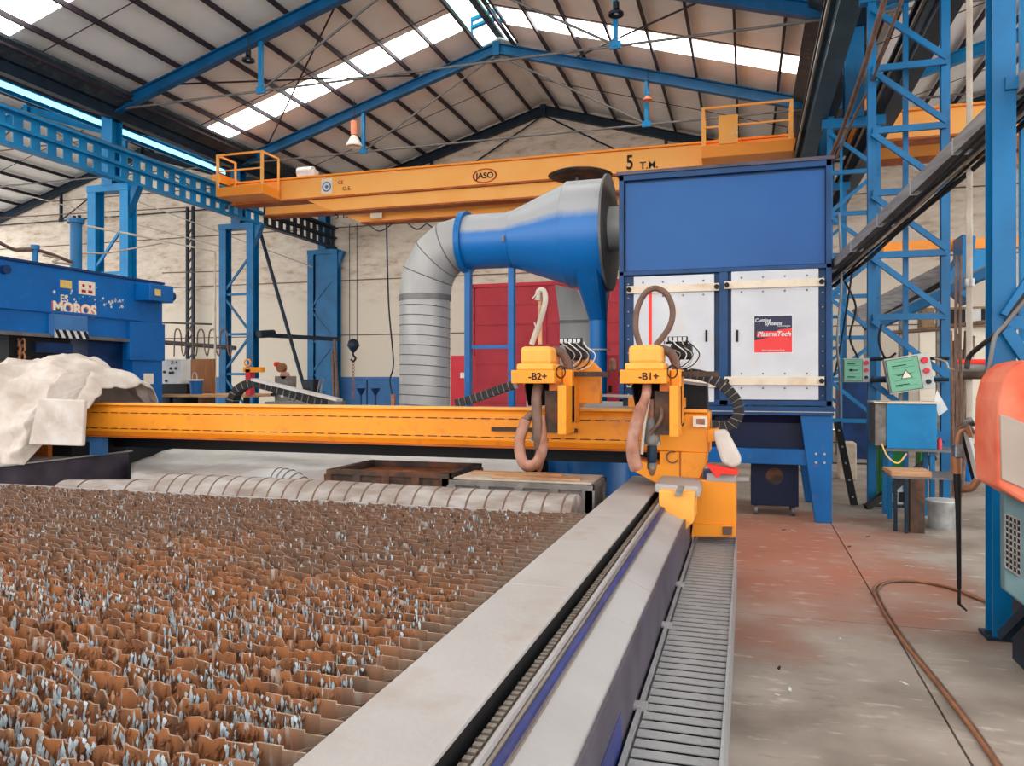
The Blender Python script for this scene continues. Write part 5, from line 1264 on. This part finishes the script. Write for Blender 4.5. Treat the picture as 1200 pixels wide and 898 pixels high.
tag(MB().tube([p + Vector((0, 0, -.05)), p + Vector((0, 0, .05)), p + Vector((0, 0, .08))], [.025, .025, .012], 14).build('small_bottle', 'red', smooth=True), 'small pink-red bottle standing at the right corner of the blue box shelf', 'bottle')
a = at(1098, 455, y=10.1)
tag(MB().prism([at(1098, 457, y=10.1), at(1111, 480, y=10.1), at(1100, 488, y=10.1), at(1095, 470, y=10.1)], (0, .01, 0)).build('paper_sheet', 'white_paint'), 'white folded sheet of paper tucked behind the tilted control box', 'paper')
# small work table
d0 = 8.75
t = thing('welding_table', (at(1075, 610, z=0).x, 9.2, 0), 'low rusty steel table with wooden planks below the blue box', 'table')
a, b = at(1041, 560, y=9.3), at(1124, 562, y=9.3); tz = .58
B(a.x, b.x, 9.1, 9.75, tz, tz + .02).build('tabletop', 'galv_dark', t)
for k in range(3): 
    B(a.x + .0 + k * .0, b.x - .3 + k * .02, 9.12 + k * .2, 9.30 + k * .2, tz + .02, tz + .075 - k * .008).build('plank', 'planks', t, bevel=.004)
for x, y in ((a.x + .03, 9.15), (a.x + .12, 9.05), (b.x - .1, 9.7)): B(x, x + .035, y, y + .035, 0, tz).build('leg', 'steel_dark', t)
xq = at(1074, 560, y=9.15).x; B(xq - .07, xq + .07, 9.1, 9.2, 0, tz).build('center_leg', 'crate_rust', t)
# bucket
p = at(1107, 600, y=9.4)
t = thing('metal_bucket', (p.x, 9.5, 0), 'pale zinc bucket on the floor under the small steel table', 'bucket')
MB().tube([(p.x, 9.5, 0), (p.x, 9.5, .08), (p.x, 9.5, .09), (p.x, 9.5, .3)], [.13, .138, .142, .16], 24).build('pail', 'zinc', t, smooth=True)
MB().tube([(p.x, 9.5, .3), (p.x, 9.5, .315)], .166, 24).build('rim', 'white_paint', t)
# green crates behind
for i, (u0, u1, v0, v1, lb) in enumerate(((1030, 1040, 520, 560, 'green canister behind the left legs of the blue box stand'), (1045, 1062, 525, 560, 'green crate under the blue box'), (1078, 1085, 525, 545, 'small green tin under the right side of the blue box'))):
    a, b = at(u0, v0, y=11.6), at(u1, v1, y=11.6); tag(B(a.x, b.x, 11.6, 11.9, 0, a.z).build('green_canister', 'green', bevel=.01), lb, 'canister')
a, b = at(1049, 575, y=11.0), at(1078, 597, y=11.0)
t = thing('ballast_box', ((a.x + b.x) / 2, 11, 0), 'low black and white box lying on the floor behind the small table', 'box')
B(a.x, b.x, 11.0, 11.3, 0.02, .22).build('body', 'white_paint', t); B(a.x + .04, b.x - .04, 10.99, 11.0, .05, .18).build('front_panel', 'black', t)
B(a.x, b.x, 11, 11.3, 0, .02).build('foot', 'black', t)
tag(MB().bar(at(1015, 600, y=10.6) + Vector((0, 0, .05)), at(1095, 535, y=11.2), .06, .08).build('steel_strut', 'black'), 'black diagonal strut rising from the column foot behind the blue box legs', 'strut')
a, b = at(984, 505, y=13.5), at(1004, 540, y=13.5)
tag(B(a.x, b.x, 13.5, 13.9, 0, at(990, 519, y=13.5).z).build('concrete_block', 'cardboard', bevel=.02), 'pale block standing between the filter cabinet and the lattice column', 'block')
# blue backing machine, left of column
a, b = at(984, 448, y=17.2), at(1021, 540, y=17.2)
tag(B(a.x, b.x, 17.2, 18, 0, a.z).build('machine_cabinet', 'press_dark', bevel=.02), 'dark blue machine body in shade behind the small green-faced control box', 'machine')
for (u0, u1, v0, lb) in ((1107, 1122, 450, 'left upright blue gas cylinder behind the hanging torch'), (1124, 1139, 449, 'right upright blue gas cylinder beside the orange cover')):
    a, b = at(u0, v0, y=14), at(u1, 500, y=14); r_ = (b.x - a.x) / 2; cx_ = (a.x + b.x) / 2
    t = thing('gas_cylinder', (cx_, 14, 0), lb, 'gas cylinder', 'upright gas cylinders')
    MB().tube([(cx_, 14, z) for z in (0, .04, a.z - .15, a.z - .05, a.z)], [r_ * .9, r_, r_, r_ * .7, r_ * .3], 18).build('tank', 'press_blue', t, smooth=True)
    MB().tube([(cx_, 14, a.z), (cx_, 14, a.z + .08)], .03, 8).build('valve', 'chrome', t)
# background machines of the right hall
a, b = at(1080, 361, y=22), at(1230, 381, y=22)
t = thing('mezzanine_cabinet', ((a.x + b.x) / 2, 22, 0), 'brown glazed wall units far back in the right hall', 'cabinet')
B(a.x, b.x, 22, 22.5, b.z, a.z).build('case', 'brown_case', t)
for k in range(7):
    x = a.x + .3 + k * (b.x - a.x - .4) / 7
    B(x, x + .35, 21.98, 22, b.z + .08, a.z - .06).build('pane', 'white_paint' if k % 2 == 0 else 'black', t)
B(a.x, b.x, 22.2, 22.4, 0, b.z).build('lower_wall', 'sticker', t)
t = thing('conveyor', at(1050, 350, y=19), 'grey inclined conveyor box rising to the right behind the lattice column', 'conveyor')
MB().bar(at(1005, 372, y=19), at(1110, 318, y=19), .5, .4).build('trough', 'cable_tray', t)
for u_ in (1015, 1100):
    q = at(u_, 360, y=19); MB().bar((q.x, 19, 0), (q.x, 19, q.z), .1, .1).build('leg', 'crate_grey', t)
MB().bar(at(1012, 385, y=18.5), at(1108, 330, y=18.5), .1, .12).build('side_rail', 'black', t)
t = thing('conveyor', at(1100, 350, y=16), 'blue inclined conveyor frame crossing behind the lattice columns', 'conveyor')
MB().bar(at(1020, 386, y=17), at(1160, 318, y=15), .12, .16).build('frame_beam', 'steel_blue', t); MB().bar(at(1020, 381, y=17.1), at(1160, 313, y=15.1), .2, .05).build('belt_edge', 'cable_tray', t)
MB().bar(at(1058, 372, y=17), (at(1058, 372, y=17).x, 17, 0), .14, .14).build('leg', 'crate_grey', t)
for (u, lb) in ((1126, 'first brown upright bundle'), ): pass
t = thing('pipe_rack', at(1115, 430, y=12.5), 'bundle of rusty brown pipes standing between the lattice column and the hanging torch', 'pipe rack')
for (u0, v0, u1, v1) in ((1113, 388, 1118, 470), (1122, 392, 1121, 470), (1133, 388, 1124, 455), (1140, 394, 1126, 430), (1119, 400, 1113, 520), (1127, 410, 1117, 420)):
    MB().cyl(at(u0, v0, y=12.5), (at(u1, v1, y=12.2).x, 12.2, 0), .035, n=8).build('pipe', 'hose_brown', t, smooth=True)
for (u0, v0, u1, v1, lb) in ((1100, 384, 1200, 372, 'thin brown rail at head height in the right hall'), (1045, 390, 1110, 385, 'dark red pipe rail seen through the lattice column')):
    tag(MB().cyl(at(u0, v0, y=16.9), at(u1, v1, y=16.9), .04, n=8).build('pipe_rail', 'hose_brown'), lb, 'rail')

# diagonal cable tray
ta, tb = Vector((.93, 10.3, 2.83)), Vector((1.80, 5.0, 3.5))
td = (tb - ta); te = ta + td * 1.35
tt, sd, up = MB.frame(ta, te)
t = thing('cable_tray', ta, 'grey cable tray with black cables slanting up from the filter cabinet to the right edge', 'cable tray')
MB().bar(ta + up * .04, te + up * .04, .16, .012).build('tray_bottom', 'cable_tray', t)
for s_ in (-1, 1): MB().bar(ta + sd * .09 * s_ + up * .06, te + sd * .09 * s_ + up * .06, .012, .11).build('tray_side', 'cable_tray', t)
for k in range(8):
    q = ta.lerp(te, .08 + k * .115); MB().bar(q - sd * .1 + up * .06, q + sd * .1 + up * .06, .015, .125).build('tray_clip', 'galv', t)
rr = random.Random(9)
for k in range(5):
    pts = [ta.lerp(te, f) + sd * (-.1 + .045 * k) + up * (-.03 - .03 * abs(math.sin(f * 9 + k)) ) for f in [i / 10 for i in range(11)]]
    MB().tube(arc(pts, 3), .013 if k else .02, 6).build('cable', 'beige_pipe' if k == 2 else 'black', t, smooth=True)
# suspended thick cable on the right, in front
def cable(pts, r, mat, label, name='hanging_cable', n=8):
    return tag(MB().tube(arc(pts, 6), r, n).build(name, mat, smooth=True), label, 'cable')
cable([at(1215, 328, y=5.0), at(1190, 362, y=5.0), at(1172, 388, y=5.1), at(1150, 405, y=5.3), at(1136, 418, y=5.5), at(1133, 432, y=5.5)], .016, 'rubber', 'black cable arching down in front of the nearest blue column')
cable([at(1215, 336, y=4.95), at(1180, 378, y=4.95), at(1166, 395, y=4.95), at(1160, 425, y=4.95), at(1157, 436, y=4.95)], .012, 'galv_dark', 'thin grey cable dropping before the nearest column to the orange cover')
cable([at(1039, -8, y=9.5), at(1028, 28, y=9.8), at(1014, 75, y=10.3), at(1002, 110, y=11), at(988, 150, y=12), at(972, 188, y=13)], .035, 'hose_brown', 'thick knotted brown cable hanging diagonally along the right runway')
cable([at(1060, -8, y=9.5), at(1040, 45, y=10), at(1020, 100, y=11), at(995, 150, y=12.5), at(980, 185, y=13)], .02, 'hose_brown', 'thinner brown cable running beside the knotted one')
cable([at(983, 250, y=9.5), at(986, 330, y=9.5), at(981, 400, y=9.5), at(984, 440, y=9.6), at(985, 490, y=9.7)], .014, 'galv_dark', 'grey conduit cable hanging down the right side of the filter cabinet')
cable([at(1000, 310, y=10.4), at(994, 350, y=10.4), at(986, 400, y=10.4), at(978, 440, y=10.2)], .012, 'black', 'black cable dropping from the tray beside the filter cabinet')
cable([at(990, 330, y=10.6), at(1003, 360, y=10.8), at(996, 395, y=10.8), at(1006, 420, y=10.8)], .014, 'rubber', 'black looped cable above the small control box')
cable([at(1033, 380, y=10.6), at(1030, 400, y=10.6), at(1038, 420, y=10.6), at(1050, 414, y=10.6)], .014, 'black', 'black cable curling into the tilted control box')
cable([at(1095, 420, y=10.6), at(1108, 424, y=10.4), at(1112, 432, y=10.4), at(1120, 434, y=10.2)], .012, 'beige_pipe', 'pale cable stub to the right of the tilted control box')
cable([at(1033, 520, y=9.8), at(1040, 535, y=9.7), at(1052, 543, y=9.7), at(1062, 532, y=9.8)], .01, 'sticker_yellow', 'thin yellow-green cable looping under the blue box')
# beige vertical conduit
t = thing('conduit_pipe', at(1136, 444, y=6.6), 'beige vertical conduit pipe left of the nearest blue column', 'pipe')
q = at(1136, 444, y=6.6)
MB().cyl((q.x, 6.6, 1.1), (q.x, 6.6, 7.0), .022, n=12).build('pipe', 'beige_pipe', t, smooth=True)
for z in (2.35, 1.75, 1.2): MB().cyl((q.x, 6.6, z), (q.x, 6.6, z + .06), .034, n=12).build('coupling', 'chrome', t, smooth=True)
for v, mt, rr_ in ((425, 'red_bright', .04), (432, 'crate_grey', .06), (440, 'crate_rust', .05)):
    z = at(1136, v, y=6.6).z; MB().cyl((q.x - .1, 6.55, z), (q.x + .12, 6.55, z), rr_ * .6, n=12).build('valve', mt, t, smooth=True)
# cutting torch on hanging hose
t = thing('gas_torch', at(1122, 700, y=5.9), 'long dark gas torch hanging from bundled hoses in front of the bucket', 'torch')
MB().tube([at(1121, 540, y=5.9), at(1122, 560, y=5.9), at(1123, 600, y=5.9), at(1124, 690, y=5.9)], [.02, .025, .018, .014], 12).build('lance', 'black', t, smooth=True)
MB().tube([at(1124, 690, y=5.9), at(1124, 708, y=5.9), at(1133, 716, y=5.9)], [.01, .012, .006], 10).build('tip', 'rubber', t, smooth=True)
MB().tube([at(1121, 535, y=5.9), at(1121, 555, y=5.9)], .03, 12).build('grip', 'copper', t, smooth=True)
B(at(1117, 530, y=5.9).x, at(1127, 530, y=5.9).x, 5.85, 5.95, at(1120, 536, y=5.9).z, at(1120, 520, y=5.9).z).build('valve_block', 'chrome', t, bevel=.008)
MB().tube(arc([at(1121, 525, y=5.9), at(1124, 508, y=5.9), at(1132, 504, y=5.9), at(1138, 512, y=5.9), at(1134, 500, y=5.9)]), .014, 8).build('gas_hose', 'copper', t, smooth=True)
MB().tube(arc([at(1119, 525, y=5.95), at(1122, 505, y=5.95), at(1133, 499, y=5.95), at(1142, 508, y=5.95)]), .014, 8).build('gas_hose', 'hose_brown', t, smooth=True)
MB().tube(arc([at(1128, 498, y=6), at(1140, 494, y=6)]), .035, 10).build('regulator', 'chrome', t, smooth=True)
MB().bar(at(1132, 503, y=6), at(1146, 560, y=6.1), .03, .03).build('support_arm', 'white_paint', t)
MB().bar(at(1128, 506, y=6.05), at(1142, 562, y=6.15), .025, .03).build('support_arm', 'black', t)
MB().tube(arc([at(1146, 562, y=5.95), at(1138, 572, y=5.95), at(1125, 574, y=5.95)]), .025, 10).build('gas_hose', 'copper', t, smooth=True)
for du in (0, 5): MB().tube(arc([at(1121 + du, 300, y=6.0), at(1120 + du, 400, y=6), at(1122 + du, 470, y=6), at(1120 + du, 525, y=5.95)]), .010, 8).build('hanging_hose', 'hose_brown', t, smooth=True)
# floor hose
fp = [(1185, 925), (1150, 870), (1105, 810), (1066, 762), (1042, 728), (1027, 702), (1024, 690), (1034, 682), (1056, 680), (1085, 683), (1120, 691), (1152, 704), (1200, 720)]
cable([at(u, v, z=.014) for u, v in fp], .011, 'copper', 'copper-brown hose curling across the concrete floor at the right', 'floor_hose')
cable([at(u + 5, v + 1, z=.012) for u, v in fp], .009, 'hose_brown', 'second thin brown hose lying next to the copper-brown floor hose', 'floor_hose')

# orange covered machine
om = thing('welding_machine', (1.6, 4.7, 0), 'grey machine under a bright orange welding curtain at the right edge', 'machine')
yo = 4.45
out = [(1170, 572), (1168, 520), (1170, 470), (1175, 448), (1184, 434), (1196, 425), (1215, 421), (1260, 421), (1260, 604), (1200, 590), (1184, 580)]
MB().prism([at(u, v, y=yo) for u, v in out], (0, .42, 0)).build('orange_cover', 'orange_cover', om, bevel=.02)
MB().prism([at(u, v, y=yo - .012) for u, v in ((1172, 486), (1182, 488), (1200, 496), (1240, 505), (1240, 585), (1200, 573), (1184, 566), (1174, 562))], (0, .02, 0)).build('vinyl_window', 'vinyl', om, bevel=.005)
a = at(1178, 580, y=yo + .1)
MB().prism([at(u, v, y=yo + .1) for u, v in ((1176, 572), (1280, 600), (1280, 770), (1215, 722), (1177, 692))], (0, .07, 0)).build('body', 'grey_green', om, bevel=.01)
q0, q1 = at(1179, 603, y=yo + .09), at(1196, 672, y=yo + .09)
gp = MB().prism([at(u, v, y=yo + .09) for u, v in ((1178, 602), (1196, 610), (1196, 676), (1178, 664))], (0, .01, 0)).build('vent_panel', 'black', om)
for k in range(10):
    f = k / 9
    MB().bar(at(1178, 602 + 62 * f, y=yo + .085), at(1196, 610 + 66 * f, y=yo + .085), .006, .008).build('vent_slat', 'crate_grey', om)
for k in range(5):
    f = k / 4; MB().bar(at(1178 + 18 * f, 602 + 8 * f, y=yo + .085), at(1178 + 18 * f, 664 + 12 * f, y=yo + .085), .005, .006).build('vent_slat', 'crate_grey', om)
MB().bar(at(1175, 746, y=5.1), at(1215, 705, y=4.8), .05, .05).build('skid', 'steel_dark', om)
B(1.5, 2.6, 4.72, 5.2, 0, 1.1).build('base', 'steel_dark', om)
# debris on the floor
rr = random.Random(21)
for k in range(12):
    q = at(rr.uniform(872, 1120), rr.uniform(612, 860), z=.002)
    if q.x < .0: continue
    s_ = rr.uniform(.006, .02); an = rr.random() * 3
    R = Matrix.Rotation(an, 3, 'Z')
    tag(MB().prism([q + R @ Vector(p) for p in ((-s_ * 2, -s_ * .4, 0), (s_, -s_ * .5, 0), (s_ * 2, s_ * .2, 0), (-s_, s_ * .5, 0))], (0, 0, .004)).build('scrap_chip', 'white_paint' if k % 3 else 'black'), ('tiny pale scrap chip' if k % 3 else 'tiny black scrap chip') + ' lying on the concrete floor in the right aisle', 'chip', 'pale scrap chips on the aisle floor' if k % 3 else 'black scrap chips on the aisle floor')
# thin wires strung before the far wall on the left
for i, (u0, v0, u1, v1, yy, lb) in enumerate(((-10, 256, 222, 243, 24, 'upper dark wire strung across the whitewashed wall at the left'), (-10, 218, 262, 290, 22, 'pale slanting wire crossing behind the first left column'), (-10, 178, 100, 165, 22, 'thin tie wire under the roof at the far left'), (150, 232, 366, 313, 23, 'thin slanting wire between the second and third left columns'), (190, 320, 262, 318, 25, 'lower dark wire strung across the whitewashed wall at the left'))):
    tag(MB().cyl(at(u0, v0, y=yy), at(u1, v1, y=yy + .5), .022, n=6).build('wall_wire', 'beige_pipe' if i in (1, 3) else 'hose_brown'), lb, 'wire')
